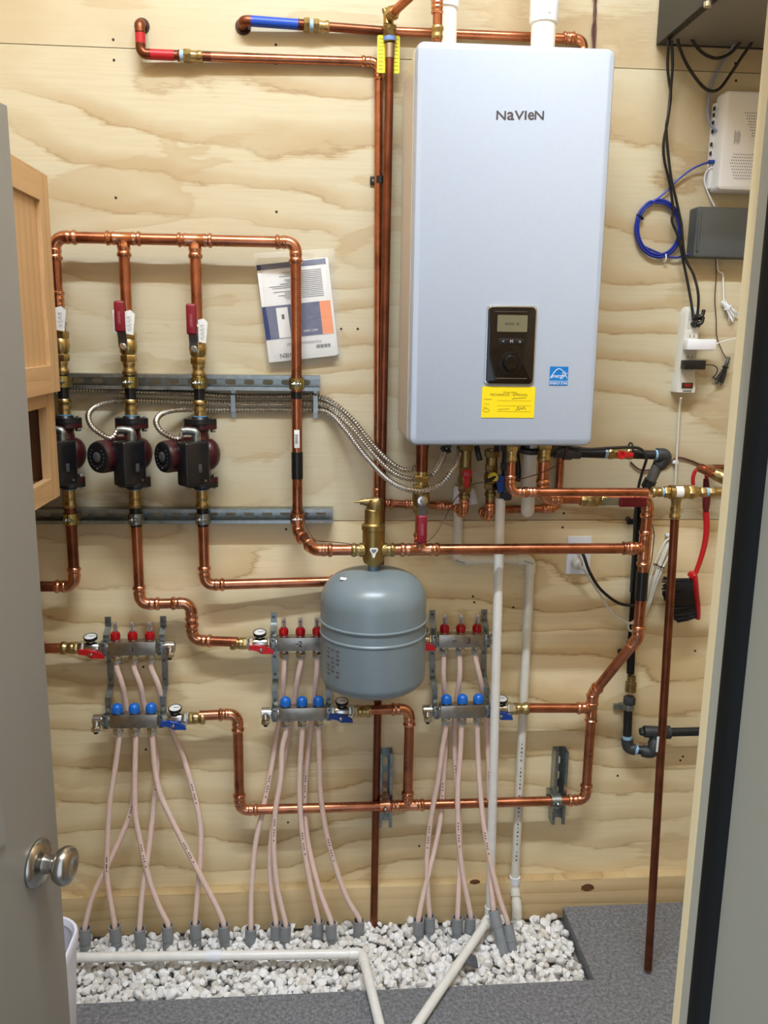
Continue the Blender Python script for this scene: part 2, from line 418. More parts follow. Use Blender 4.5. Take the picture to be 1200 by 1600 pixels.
for sx_, sy_ in ((177, 62), (178, 94), (181, 309), (431, 70), (431, 99), (432, 331), (533, 514), (559, 514), (1149, 99), (1150, 126), (881, 802), (879, 824), (739, 932), (741, 941), (870, 1104), (1086, 1017), (1067, 1182), (862, 1281), (655, 1322), (224, 1042), (228, 1171), (447, 827), (450, 1285), (1063, 1188), (802, 949), (965, 1212)):
    p = P(sx_, sy_, 0); MB().cyl(p + Y * .004, p - Y * .0008, .0042, .0034, 10).build('screw', SOOT, wb)
# pit edge
ge0, ge1 = G(881, 1417), G(926, 1528)
GX = (ge0.x + ge1.x) / 2
GY = (G(300, 1562).y + G(850, 1533).y) / 2
fl = MB(); slab(GX, XR, GY, -.001, -.12, 0, fl); slab(XL, XR, -3.4, GY, -.12, 0, fl); flo = struct('floor', fl, FLOOR)
slab(XL, GX, GY, 0, -.14, -.055).build('pit_bottom', mat('gravel_bed', (150, 144, 134), .9, 0, .4, 120), flo)
struct('wall_left', slab(XL - .02, XL, -2.0, 0, -.05, CEIL), PLY_SIDE)
struct('wall_right', slab(XR, XR + .02, -2.0, 0, -.05, CEIL), PLY_SIDE)
struct('ceiling', slab(XL - .02, XR + .02, -1.97, .03, CEIL, CEIL + .03), mat('white_ceiling', (232, 230, 226), .8))
JX = P(1112, 1000, D - .545).x
wf = MB(); slab(JX + .034, XR, YF - .13, YF, -.0, CEIL, wf); slab(XL, -.56, YF - .13, YF, 0, CEIL, wf); slab(-.56, JX + .034, YF - .13, YF, 2.08, CEIL, wf)
struct('wall_front', wf, PLY_SIDE)
def jy(px, py=1000):              # depth at which the jamb plane is met at this pixel
    r = ray(px, py); return JX / r.x * r.y - D
y0, y1, y2, y3 = jy(1106), jy(1118), jy(1137), jy(1171)
tr = struct('trim_1', slab(JX, JX + .034, y1, y0, 0, 2.05), STUDWOOD)
tr2 = struct('trim_2', slab(JX, JX + .034, YF - .28, y1 - .0005, 0, 2.05), JAMBPAINT)
q = [(JX + .001, y2), (JX - .004, y2 - .003), (JX - .007, y2 - .011), (JX - .006, y3 + .008), (JX - .003, y3 + .002), (JX + .001, y3)]
wsb = MB().rings([[Vector((a, b, z)) for a, b in q] for z in (0.0, 2.05)]); wsb.build('weather_seal', RUBBER, tr2)
bbd = struct('baseboard_back', MB().box(((XL + XR) / 2, -.0192, .048 - .02), (XR - XL, .038, .136), bev=.003), PINE)
for kx, ky, ka, kb in ((918, 1387, .021, .013), (742, 1378, .016, .008)):
    p = P(kx, ky, .0385); MB().prism([(ka * math.cos(t * PI / 8) * (1 + .15 * math.sin(3 * t)), kb * math.sin(t * PI / 8)) for t in range(16)], p, X, Z, -Y, -.001, .0004).build('knot', mat('knot_wood', (112, 70, 36), .6, 0, .4, 90), bbd)

# ------------------------------------------------------------------ door
e = Vector((-.371, -1.245, 0)); du = Vector((-.212, -.977, 0)).normalized(); dn = Vector((-du.y, du.x, 0))   # along the door to its hinge; out of the face we see
dn = dn if dn.x > 0 else -dn
door = struct('door_1', MB().box(e + du * .36 - dn * .019 + Z * 1.02, (.72, 2.02, .038), du, Z, bev=.002), DOORPAINT)
def door_at(a, z, h=0.0): return e + du * a + Z * z + dn * h
mo = MB()
for a0, a1, z0, z1 in ((.125, .60, .2, .80), (.125, .60, 1.12, 1.88)):
    c = door_at((a0 + a1) / 2, (z0 + z1) / 2)
    mo.rings([[c + du * x + Z * y + dn * h for x, y in ((-(a1 - a0) / 2 + i, -(z1 - z0) / 2 + i), ((a1 - a0) / 2 - i, -(z1 - z0) / 2 + i), ((a1 - a0) / 2 - i, (z1 - z0) / 2 - i), (-(a1 - a0) / 2 + i, (z1 - z0) / 2 - i))] for i, h in ((0, -.001), (.004, .005), (.014, .006), (.022, .001), (.05, .001), (.07, .005))])
mo.build('moulding', DOORPAINT, door)
kz = P(52, 1350, 1.304).z
kp = door_at(.058, kz)
kk = .78
kn = MB().lathe(kp, dn, [(t * kk, r) for t, r in [(0, .033), (.004, .0335), (.009, .031), (.013, .024), (.016, .014), (.03, .0115), (.034, .0125)]], 32)
kb = kn.build('door_knob', NICKEL, door)
MB().lathe(kp, dn, [(t * kk, r * .95) for t, r in [(.034, .012), (.036, .017), (.041, .0235), (.05, .0275), (.058, .0275), (.064, .024), (.067, .018), (.068, .012), (.066, .008), (.066, .0)]], 32).build('knob_grip', NICKEL, kb)

# ------------------------------------------------------------------ cabinet
cz0, cz1 = 1.366, 2.124; cy = -.25; cf = -.649
cab = T('wall_cabinet', 'oak shaker wall cabinet with an open shelf below its door', 'cabinet', (XL + .2, cy - .45, cz0))
czd = P(91, 613, .25).z
c = MB(); slab(XL, cf - .002, cy - .02, cy, cz0, cz1, c); slab(XL, cf - .002, cy - .92, cy - .90, cz0, cz1, c); slab(XL, cf - .002, cy - .9, cy - .02, cz1 - .02, cz1, c); slab(XL, cf - .002, cy - .9, cy - .02, cz0 + .025, cz0 + .04, c); slab(XL, XL + .012, cy - .9, cy - .02, cz0 + .04, cz1 - .02, c); slab(XL + .012, cf - .003, cy - .9, cy - .02, czd - .005, czd + .013, c)
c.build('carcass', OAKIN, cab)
for y0_, y1_ in ((cy - .06, cy + .001), (cy - .92, cy - .86)): slab(cf - .002, cf + .018, y0_, y1_, cz0 - .001, cz1).build('stile', OAK, cab)
for z0, z1 in ((cz0, cz0 + .05), (czd - .03, czd + .02), (cz1 - .05, cz1)): slab(cf - .002, cf + .0178, cy - .86, cy - .06, z0, z1).build('rail', OAKRAIL, cab)
for y1_, y0_ in ((cy - .012, cy - .455), (cy - .459, cy - .908)):
    z0, z1 = czd + .004, cz1 - .012
    dd = slab(cf + .02, cf + .028, y0_ + .06, y1_ - .06, z0 + .055, z1 - .055).build('door', OAK, cab)
    for q0_, q1_ in ((y1_ - .066, y1_), (y0_, y0_ + .066)): slab(cf + .019, cf + .038, q0_, q1_, z0, z1).build('door_stile', OAK, dd)
    for q0_, q1_ in ((z0, z0 + .062), (z1 - .062, z1)): slab(cf + .019, cf + .038, y0_ + .066, y1_ - .066, q0_, q1_).build('door_rail', OAKRAIL, dd)

# ------------------------------------------------------------------ waste bin
bt = P(110, 1432, .66); bz = bt.z
bo = Vector((bt.x - .103, bt.y - .16, 0))
bn = T('waste_bin', 'white plastic waste bin standing on the floor behind the door', 'bin', bo)
def br_(h, k, r): return [bo + X * x * k + Y * y * k + Z * h for x, y in rr2(.262, .33, r, 6)]
MB().rings([br_(.0, .78, .05), br_(.01, .80, .05), br_(bz - .03, .97, .055), br_(bz - .01, .975, .055), br_(bz - .01, .93, .055), br_(.02, .76, .05)]).build('bin_body', BINMAT, bn)
MB().rings([br_(bz - .028, .965, .055), br_(bz - .028, 1.0, .06), br_(bz - .006, 1.01, .06), br_(bz, .99, .06), br_(bz, .96, .06), br_(bz - .012, .93, .06)], closed=True).build('rim', BINMAT, bn)

# ------------------------------------------------------------------ gravel
def gravel():
    shapes = []
    for k in range(18):
        bm = bmesh.new(); bmesh.ops.create_icosphere(bm, subdivisions=2, radius=1.0)
        for i in range(11):
            n = Vector((random.gauss(0, 1), random.gauss(0, 1), random.gauss(0, 1))).normalized(); h = random.uniform(.55, .85)
            for v in bm.verts:
                q = v.co.dot(n)
                if q > h: v.co -= n * (q - h) * .93
        sx, sy, sz = random.uniform(1.15, 1.5), random.uniform(.95, 1.25), random.uniform(.75, 1.0)
        bm.verts.index_update()
        shapes.append(([Vector((v.co.x * sx, v.co.y * sy, v.co.z * sz)) for v in bm.verts], [[q.index for q in f.verts] for f in bm.faces])); bm.free()
    mb = MB(); st_ = .0215
    from mathutils import Euler
    x0_ = -.84
    nx = int((GX - x0_) / st_); ny = int((-.045 - GY) / st_)
    for lay, (z, keep) in enumerate(((-.050, 1), (-.037, .9), (-.026, .65))):
        for i in range(nx):
            for j in range(ny):
                if random.random() > keep: continue
                x = x0_ + (i + .5 + random.uniform(-.5, .5)) * st_; y = GY + .008 + (j + .5 + random.uniform(-.5, .5)) * st_
                s = random.uniform(.0085, .0135) * (1.25 if random.random() < .08 else 1)
                if x > GX - .012 or y < GY + .006: continue
                R = Euler((random.uniform(0, 6.3), random.uniform(-.6, .6), random.uniform(0, 6.3))).to_matrix()
                vs_, fs = random.choice(shapes)
                o = Vector((x, y, z + random.uniform(-.004, .006)))
                mb.add([o + R @ (v * s) for v in vs_], fs)
    g = mb.build('gravel', STONE, None, None, 32); g['kind'] = 'stuff'; g['label'] = 'white gravel bed filling the floor cut-out along the wall'; g['category'] = 'gravel'
gravel()

# ------------------------------------------------------------------ lamp over our heads
cl = T('ceiling_light', 'long tube light on the ceiling', 'lamp', (LX, LY, LZ + .005))
MB().box((LX, LY, (LZ + CEIL) / 2 + .012), (1.9, .11, CEIL - LZ - .024), bev=.004).build('housing', WHITE, cl)

# ================================================================== boiler
BD = .32
bl, brr = (P(647, 66, BD).x + P(643, 690, BD).x) / 2, (P(966, 72, BD).x + P(925, 696, BD).x) / 2
b0, b1 = P(780, 697, BD).z, P(800, 67, BD).z
bcx, bcz, bw, bh = (bl + brr) / 2, (b0 + b1) / 2, brr - bl, b1 - b0
boiler = T('wall_boiler', 'tall white wall-hung boiler with a black control panel', 'boiler', (bcx, -.15, b0))
MB().rrect((bcx, -.300, bcz), X, Z, -Y, bw, bh, .020, .04, 7, .015).build('front_cover', BOILER, boiler)
for pts_, r__ in (([(812, 703, .16), (830, 706, .17), (852, 704, .17), (868, 700, .14)], .009), ([(745, 698, .19), (747, 708, .20), (750, 719, .20)], .0075), ([(806, 700, .12), (808, 715, .12), (810, 735, .12), (809, 752, .12)], .008), ([(690, 698, .12), (696, 706, .12), (704, 703, .12)], .006)):
    MB().tube(spline([P(*q) for q in pts_], 5), r__, 10).build('hose', BLACK, boiler)
MB().rrect((bcx, -.158, bcz), X, Z, -Y, bw + .002, bh - .002, .018, .242, 5).build('rear_case', BOILERSIDE, boiler)
def FP(px, py, h=0.0): return P(px, py, BD + h)
pc = FP(797.5, 540); pw = (FP(836, 540) - FP(760, 540)).length; ph = (FP(797, 479) - FP(797, 601)).length
pt = MB().rrect(pc - Y * .001, X, Z, -Y, pw + .004, ph + .004, .011, .006, 6, .002).build('panel_trim', SILVER, boiler)
pn = MB().rrect(pc - Y * .004, X, Z, -Y, pw - .003, ph - .003, .011, .008, 6, .003).build('control_panel', GLOSSBLACK, boiler)
pf = -Y * .0082
MB().rrect(FP(799.5, 505.5) + pf, X, Z, -Y, .073, .039, .002, .0008, 3).build('screen', LCD, pn)
MB().rrect(FP(798, 533.5) + pf, X, Z, -Y, .064, .014, .006, .0012, 5, .0005).build('button_strip', mat('soft_black', (10, 10, 11), .5), pn)
for bx, sy in ((785, '<'), (798, 'M'), (811, 'o')):
    MB().text(sy, FP(bx, 533.5) + pf * 1.12, X, Z, .010, .0006).build('button_symbol', mat('pale_print', (200, 196, 190), .6), pn)
MB().text('AUTO  42', FP(799, 506) + pf * 1.06, X, Z, .008, .0006).build('readout', INK, pn)
dc = FP(796.5, 567) + pf
MB().lathe(dc, -Y, [(0, .0275), (.001, .0275), (.0012, .024), (-.001, .021)], 32).build('dial_ring', mat('satin_black', (16, 15, 15), .35), pn)
MB().lathe(dc, -Y, [(0, .019), (.008, .0185), (.011, .016), (.012, .010), (.010, .004), (.010, 0)], 32).build('dial', GLOSSBLACK, pn)
for ly in (487, 591):
    MB().box(FP(797.5, ly) + pf, (.078, .001, .0012)).build('accent_line', SILVER if ly > 500 else mat('dim_trim', (90, 84, 78), .3), pn)
lg = MB()
for ch, px, sz, wx in (('N', 783, .0270, 1.26), ('a', 797.8, .0355, 1.12), ('V', 811.3, .0270, 1.28), ('I', 821.2, .0270, 1.3), ('e', 829.6, .0345, .98), ('N', 842.6, .0270, 1.22)):
    lg.text(ch, FP(px, 181) + Z * (.0 if sz < .028 else .0022), X, Z, sz, .0006, .016, 'CENTER', wx)
lg.build('logo_lettering', mat('logo_grey', (78, 72, 74), .4), boiler)
# approval sticker
yc = FP(794, 628.5)
ys = MB().box(yc - Y * .0008, (.131, .001, .0755)).build('approval_sticker', YELLOW, boiler)
lt = MB(); yo = -Y * .0016
lt.text('Energy Safety', FP(797, 613) + yo, X, Z, .0062); lt.text('MECHANICAL - APPROVAL', FP(795, 617) + yo, X, Z, .0078)
for i, (tx, ty, s) in enumerate((('Installation', 762, 623.5), ('Permit', 760, 631), ('Date', 758, 636.5))): lt.text(tx, FP(ty, s) + yo, X, Z, .0045)
for ly in (626, 634, 643): lt.box(FP(803, ly) + yo, (.085, .0002, .0004))
lt.build('sticker_print', mat('sticker_ink', (130, 110, 20), .6), ys)
sg = MB()
def scribble(mb, px0, px1, py, a, n, r, d):
    pts = [P(px0 + (px1 - px0) * i / n, py + a * math.sin(i * 2.4) * (1 + .5 * math.sin(i * .9)) - 1.5 * i / n, d) for i in range(n + 1)]
    mb.tube(spline(pts, 4), r, 5)
scribble(sg, 800, 822, 623, .9, 14, .0004, BD + .0016); scribble(sg, 778, 796, 640, 1.0, 10, .0003, BD + .0016); scribble(sg, 806, 822, 639, 2.4, 9, .0005, BD + .0016)
sg.tube([FP(759.5 + 5 * math.cos(t * PI / 8), 641 + 2.6 * math.sin(t * PI / 8)) + yo for t in range(16)], .0003, 4, closed=True)
sg.build('signature', INK, ys)
# blue efficiency sticker
ec = FP(873, 587.5); es = .0455
eb = MB().box(ec - Y * .0006, (es, .0008, es)).build('efficiency_sticker', mat('cyan_blue', (0, 120, 200), .4), boiler)
ei = MB(); ep = lambda x, y: ec - Y * .0013 + X * x * es + Z * y * es
ei.tube([ep(-.46 + .92 * i / 20, -.12 + .5 * math.sin(PI * i / 20)) for i in range(21)], .0009, 5)
ei.text('energy', ep(-.08, .0), X, Z, .0135, 0, .0, 'CENTER', .95, .35)
star = [(.3 + (.17 if i % 2 == 0 else .07) * math.sin(i * PI / 5), .1 + (.17 if i % 2 == 0 else .07) * math.cos(i * PI / 5)) for i in range(10)]
ei.tube([ep(a, b) for a, b in star], .0007, 4, closed=True)
ei.box(ep(0, -.27), (es * .98, .0004, .0009)); ei.text('ENERGY STAR', ep(0, -.39), X, Z, .0085, 0, .006, 'CENTER', .8)
ei.build('sticker_print', mat('print_white', (236, 242, 248), .5), eb)
# print on the side of the case
sp = MB(); sx_ = bl - .0004
for k in range(9):
    sp.box((sx_, -.17 - .012 * (k % 3), bcz - .05 + .03 * k), (.0004, .045, .004), Vector((1, 0, 0)), Vector((0, .75, .6)).normalized())
for z in (.16, .13, .095): sp.box((sx_, -.19, b0 + z + .11), (.0004, .05, .006))
sp.build('side_print', mat('faded_print', (196, 160, 142), .6), boiler)
# stubs under the case
for px, d, r, m, L in ((658, .185, .014, BRASS_OLD, .03), (718, .14, .016, BRASS_OLD, .02), (765, .14, .016, BRASS_OLD, .02), (798, .26, .0125, BRASS, .012), (843, .18, .0145, BRASS, .012), (696, .10, .011, BLACK, .014), (717, .20, .010, BLACK, .012), (782, .17, .017, IRON, .03), (825, .15, .02, IRON, .03), (665, .10, .01, BLACK, .012)):
    p = P(px, 703, d); p.z = b0
    MB().cyl(p + Z * .004, p - Z * L, r).build('port', m, boiler)

# ================================================================== things on the wall, top
def rp(px, py, d): return P(px, py, d)
# hot water line
HD = .0155
hot = T('hot_water_pipe', 'copper pipe run with red tape from the wall elbow down beside the white boiler', 'pipe', P(215, 35, .0))
p0, p1 = P(222, 41, 0), P(215, 36, .030)
p1 = Vector((p0.x, -.030, p0.z)); p2 = P(216, 84, .030); p2.x = p1.x
p3 = P(592, 97, HD)
MB().cyl(p0 - Y * .0005, p0 - Y * .003, .019, n=20).build('wall_flange', mat('dark_escutcheon', (70, 54, 50), .4, .8), hot)
p0 = p0 - Y * .001
run(hot, [p0, p1, p2, P(330, 89, .022)], R34, COPPER_OLD, COPPER_OLD, solder=True, bend=1.3)
h4 = P(590, 786, HD); h5 = P(713, 791, HD); h6 = Vector((h5.x, -.14, h5.z)); h7 = h6 + Z * .035
p25 = P(330, 89, .022)
run(hot, [p25, p3, h4, h5, h6, h7], R34, COPPER, COPPER_FIT)
for a, b in ((P(214.5, 48, .048), P(215.5, 66, .048)), (P(230, 85, .0475), P(271, 86.5, .043))):
    if abs(a.z - b.z) > .02: a.x = b.x = p1.x; a.y = b.y = -.030
    else:
        dr = (p25 - p2).normalized(); a = p2 + dr * (a - p2).dot(dr); b = p2 + dr * (b - p2).dot(dr)
    MB().cyl(a, b, R34 * 1.13, n=20).build('red_tape', REDTAPE, hot)
dr = (p25 - p2).normalized(); ua = p2 + dr * (P(276, 87, .042) - p2).dot(dr)
un = MB(); un.tube([ua, ua + dr * .006, ua + dr * .0061, ua + dr * .012], [.0125, .014, .011, .011], 18); un.build('adapter', COPPER_OLD, hot)
MB().cyl(ua + dr * .006, ua + dr * .018, .0125).build('sealant', PALEBLUE, hot)
brs = MB(); brs.hexa(ua + dr * .016, ua + dr * .034, .0165); brass_socket(brs, ua + dr * .062, -dr, .032, R34); brs.build('union', BRASS, hot)
coupling(hot, P(640, 788, HD) - X * .012, X, .03, R34); coupling(hot, P(688, 790, HD) - X * .012, X, .036, R34)
# cold water line
cold = T('cold_water_pipe', 'copper pipe run with blue tape passing behind the top of the boiler', 'pipe', P(378, 42, 0))
q0 = P(380, 42, 0); q1 = Vector((q0.x, -.034, q0.z + .004)); qe = P(912, 61, .019); ql = P(876, 794, .019)
qd = (P(600, 48, .018) - q1).normalized(); q2 = P(600, 48.5, .017)
c0 = P(752, 797, .019); cw1 = Vector((c0.x, -.019, c0.z)); cw2 = Vector((P(765, 800, .14).x, -.14, c0.z))
MB().cyl(q0 - Y * .0005, q0 - Y * .003, .02, n=20).build('wall_flange', mat('dark_escutcheon', (70, 54, 50)), cold)
run(cold, [q0 - Y * .0035, q1, q2], R34, COPPER_OLD, COPPER_OLD, solder=True, bend=1.3)
run(cold, [q2, qe, Vector((qe.x, qe.y, ql.z)), cw1, cw2, cw2 + Z * .05], R34, COPPER, COPPER_FIT)
dr = (q2 - q1).normalized()
def on(px): return q1 + dr * ((P(px, 40, .038) - q1).dot(dr))
MB().cyl(on(391), on(466), R34 * 1.14, n=20).build('blue_tape', BLUETAPE, cold)
coupling(cold, on(466), dr, (on(476) - on(466)).length, R34, COPPER_OLD)
brs = MB(); brs.hexa(on(475), on(484), .0175); brs.hexa(on(490), on(499), .0165); brass_socket(brs, on(515), -dr, (on(515) - on(498)).length, R34); brs.build('union', BRASS, cold)
MB().cyl(on(483), on(491), .0135).build('sealant', PALEBLUE, cold)
coupling(cold, P(880, 58, .02), X, .03, R34)
coupling(cold, Vector((ql.x - .055, -.019, ql.z)), X, .035, R34)
# holder of the hot line
st = T('pipe_strap', 'black plastic strap holding the copper pipe left of the boiler', 'strap', P(594, 283, 0))
sc = P(594, 283, 0)
m_ = MB().box(sc - X * .018 - Y * .004, (.018, .006, .022), bev=.001); m_.box(sc + X * .018 - Y * .004, (.018, .006, .022), bev=.001); m_.build('base', BLACK, st)
m_ = MB(); m_.rings([[Vector((sc.x + math.cos(t) * r, -HD + .0 - math.sin(t) * r, sc.z + h)) for t in [PI * i / 10 for i in range(11)]] + [Vector((sc.x + math.cos(t) * (r - .003), -HD - math.sin(t) * (r - .003), sc.z + h)) for t in [PI * i / 10 for i in range(10, -1, -1)]] for h, r in ((-.009, .0148), (.009, .0148))]); m_.build('band', BLACK, st)
for s in (-1, 1): MB().cyl(sc + X * s * .019 - Y * .006, sc + X * s * .019 - Y * .009, .004, n=10).build('screw', ZINC, st)
# relief discharge pipe and its valve
DD = .0430
dt, db = P(609, 82, DD), P(584, 1436, DD)
dis = T('discharge_pipe', 'long dark copper pipe from the relief valve down into the gravel', 'pipe', db)
db.z = -.04
MB().cyl(db, dt - Z * .012, R34).build('pipe', COPPER_OLD, dis)
MB().cyl(dt - Z * .014, dt + Z * .02, R34 * 1.12).build('adapter', mat('tinned_copper', (176, 160, 144), .35, 1.0), dis)
rv = T('relief_valve', 'small brass relief valve at the top of the long dark copper pipe', 'valve', P(609, 60, DD))
ra, rb_ = P(609, 66, DD), P(607, 34, DD)
m_ = MB(); m_.lathe(ra, rb_ - ra, [(0, .0145), (.012, .0145), (.014, .012), (.02, .016), (.036, .017), (.042, .012)], 20); m_.hexa(ra + Z * .026 - X * .001, ra + Z * .038 - X * .001, .019); m_.build('body', BRASS_OLD, rv)
MB().cyl(ra + Z * .002, ra + Z * .012, .016).build('sealant', mat('sealant_blue', (110, 140, 200), .5), rv)
rq = rb_ + Z * .012
rise = P(683, 60, .24); rise.z = b1
r1 = P(683, -46, .24); r1.x = rise.x
vd_ = (r1 - rq).normalized()
m_ = MB(); m_.tube([rb_ - Z * .006, rq, rq + vd_ * .03], [.013, .015, .0145], 16); m_.hexa(rq + vd_ * .012, rq + vd_ * .026, .018); m_.build('inlet', BRASS, rv)
MB().tube([rb_ + Z * .0, rb_ + Z * .03 - X * .012], [.009, .006], 10).build('lever', BRASS_OLD, rv)
rl = T('relief_pipe', 'short copper pipe rising from the boiler top to the relief valve', 'pipe', rise)
run(rl, [rise + Z * .02, r1, rq + vd_ * .028], R34)
m_ = MB(); brass_socket(m_, rise + Z * .055, -Z, .03, R34); m_.hexa(rise, rise + Z * .016, .0165); m_.build('adapter', BRASS, rl)
coupling(rl, P(683, 22, .24), Z, .035, R34)
# yellow tag behind the discharge pipe
tg = P(607, 85, .036)
yt = T('warning_tag', 'yellow plastic tag hanging on the relief valve pipe', 'tag', tg - Z * .05)
tw, th = (P(625, 85, .034) - P(590, 85, .034)).length, (P(607, 57, .034) - P(607, 116, .034)).length
MB().rrect(tg, X, Z, -Y, tw, th, .004, .0008, 3).build('tag_sheet', YELLOWTAG, yt)
m_ = MB()
for i in range(9):
    for s in (-1, 1): m_.box(tg + X * s * tw * .34 + Z * (th * (.40 - .1 * i)) - Y * .0006, (tw * .2, .0002, .0016))
m_.build('tag_print', mat('tag_ink', (150, 140, 40), .6), yt)
# vents
for name_, px, lab, cpl in (('vent_pipe', 694, 'white plastic vent pipe on the boiler top beside the copper riser', 14), ('vent_pipe', 848, 'white plastic vent pipe with a wide socket on the boiler top', 37)):
    o = P(px, 68, .16); o.z = b1
    vp = T(name_, lab, 'pipe', o, 'white vent pipes on the boiler')
    MB().cyl(o - Z * .004, o + Z * (CEIL - b1), .0295, n=28).build('pipe', PVC, vp)
    MB().cyl(o - Z * .0, o + Z * .008, .034, n=28).build('collar', WHITE, vp)
    zc = P(px, cpl, .16).z
    if px > 800:
        MB().lathe((o.x, o.y, zc), Z, [(0, .0335), (.004, .0345), (.058, .0345), (.062, .0335), (.085, .031), (.11, .0305)], 28).build('socket', WHITE, vp)
        MB().text('2"  90', P(855, 20, .16 + .0345), X, Z, .008, .0004).build('print', GREYINK, vp)
    else: MB().lathe((o.x, o.y, zc), Z, [(0, .0335), (.004, .0345), (.08, .0345)], 28).build('socket', WHITE, vp)
# thin twin wire by the boiler
m_ = MB(); m_.tube(spline([P(932, -10, .008), P(929, 20, .008), P(930, 45, .008), P(928, 80, .008)]), .0032, 8); m_.tube(spline([P(928, -10, .01), P(931, 20, .009), P(926, 45, .009), P(929, 80, .01)]), .0026, 8)
solo('twin_wire', m_, WIRE, 'brown twin wire hanging down behind the boiler top corner', 'wire')

# ================================================================== struts
def strut(label, a, b, depth, side, cols=None):
    """slotted channel from a to b, open towards the room; a and b on the wall, side = across"""
    a, b, side = Vector(a), Vector(b), Vector(side).normalized(); L = (b - a).length; d = (b - a).normalized(); w_ = .041; t = .0025
    o = T('strut_channel', label, 'strut', (a + b) / 2, 'slotted steel strut channels')
    bm = bmesh.new()
    def loop(pts):
        vs_ = [bm.verts.new(p) for p in pts]; return [bm.edges.new((vs_[i], vs_[(i + 1) % len(vs_)])) for i in range(len(vs_))]
    ed = loop([a + side * -w_ / 2, b + side * -w_ / 2, b + side * w_ / 2, a + side * w_ / 2])
    n = int(L / .0508); off = (L - n * .0508) / 2 + .0254
    for i in range(n):
        c = a + d * (off + i * .0508)
        ed += loop([c + d * ((.0075 if math.cos(q) > 0 else -.0075) + .007 * math.cos(q)) + side * .007 * math.sin(q) for q in [PI / 7 * (k + .5) - PI / 2 for k in range(14)]])
    bmesh.ops.triangle_fill(bm, use_beauty=True, use_dissolve=False, edges=ed)
    bm.verts.index_update(); vs_ = [v.co - Y * .0008 for v in bm.verts]; fs = [[v.index for v in f.verts] for f in bm.faces]; bm.free()
    MB().add(vs_, fs).build('back_plate', ZINC, o)
    m_ = MB()
    for s in (-1, 1):
        pr = [(w_ / 2, .001), (w_ / 2, depth), (w_ / 2 - .0095, depth), (w_ / 2 - .0095, depth - .006), (w_ / 2 - .0095 + t, depth - .006), (w_ / 2 - .0095 + t, depth - t), (w_ / 2 - t, depth - t), (w_ / 2 - t, .001)]
        m_.rings([[q + side * s * x - Y * y for x, y in pr] for q in (a, b)])
    m_.build('flange', ZINC, o)
    return o
SD = .041
sa, sb = P(98, 596, 0), P(500, 598, 0); sa.z = sb.z
strut('upper horizontal steel strut holding the pipes above the pumps', sa, sb, SD, Z)
ta, tb_ = P(52, 803, 0), P(520, 802, 0); ta.z = tb_.z
strut('lower horizontal steel strut holding the pipes below the pumps', ta, tb_, SD, Z)
va, vb = P(602, 1168, 0), P(599, 1282, 0); vb.x = va.x
strut('short upright steel strut beside the pipe under the grey tank', va, vb, SD, X)
va2, vb2 = P(873, 1166, 0), P(869, 1277, 0); vb2.x = va2.x
strut('short upright steel strut low on the wall under the outlet', va2, vb2, SD, X)

# ================================================================== heating header and its three drops
HDD = .0625
def Zp(px, py, d=HDD): return P(px, py, d).z
colx = [P(98, 600, HDD).x, P(203, 600, HDD).x, P(311, 600, HDD).x]
hx = P(463.5, 600, HDD).x
hz = P(250, 374, HDD).z
hdr = T('header_pipe', 'copper header joining the three ball valves and dropping in front of the bagged manual', 'pipe', (hx, -HDD, P(463, 815, HDD).z))
c1 = Vector((hx, -HDD, Zp(463, 833))); SEPD = .205
sep = P(583, 859, SEPD); c2 = P(492, 858, SEPD); c2.z = sep.z
tees = [Vector((x, -HDD, hz)) for x in colx]
lastx = tees[0]
run(hdr, [Vector((colx[0], -HDD, Zp(97, 505))), lastx, Vector((colx[1], -HDD, hz))], R1)
run(hdr, [tees[1], Vector((hx, -HDD, hz)), c1, c2, Vector((sep.x - .028, sep.y, sep.z))], R1, bend=1.7)
for k in (1, 2):
    tee(hdr, tees[k], X, -Z, R1)
    MB().cyl(tees[k] - Z * .045, Vector((colx[k], -HDD, Zp((0, 200, 306)[k], 505))), R1).build('pipe', COPPER, hdr)
coupling(hdr, Vector((colx[0], -HDD, Zp(95, 455))), -Z, .055, R1)
bz_ = P(463, 685, HDD - .0); 
MB().box((hx, -HDD - R1 - .0002, P(463, 685, HDD).z), (.0145, .0012, .049), bev=.0004).build('barcode_sticker', PAPER, hdr)
m_ = MB()
for i in range(9): m_.box((hx - .001, -HDD - R1 - .0009, P(463, 685, HDD).z - .012 + i * .003), (.009 - .002 * (i % 3 == 0), .0003, .0011 + .0006 * (i % 2)))
m_.build('barcode', INK, hdr)
MB().cyl((hx, -HDD, Zp(463, 706)), (hx, -HDD, Zp(463, 748)), R1 * 1.12).build('black_tape', BLACKTAPE, hdr)
MB().cyl((hx, -HDD, Zp(463, 612)), (hx, -HDD, Zp(463, 623)), R1 * 1.1).build('black_tape', BLACKTAPE, hdr)
m_ = MB(); brass_socket(m_, Vector((sep.x - .028, sep.y, sep.z)) - X * .03, X, .032, R1); m_.build('adapter', BRASS, hdr)

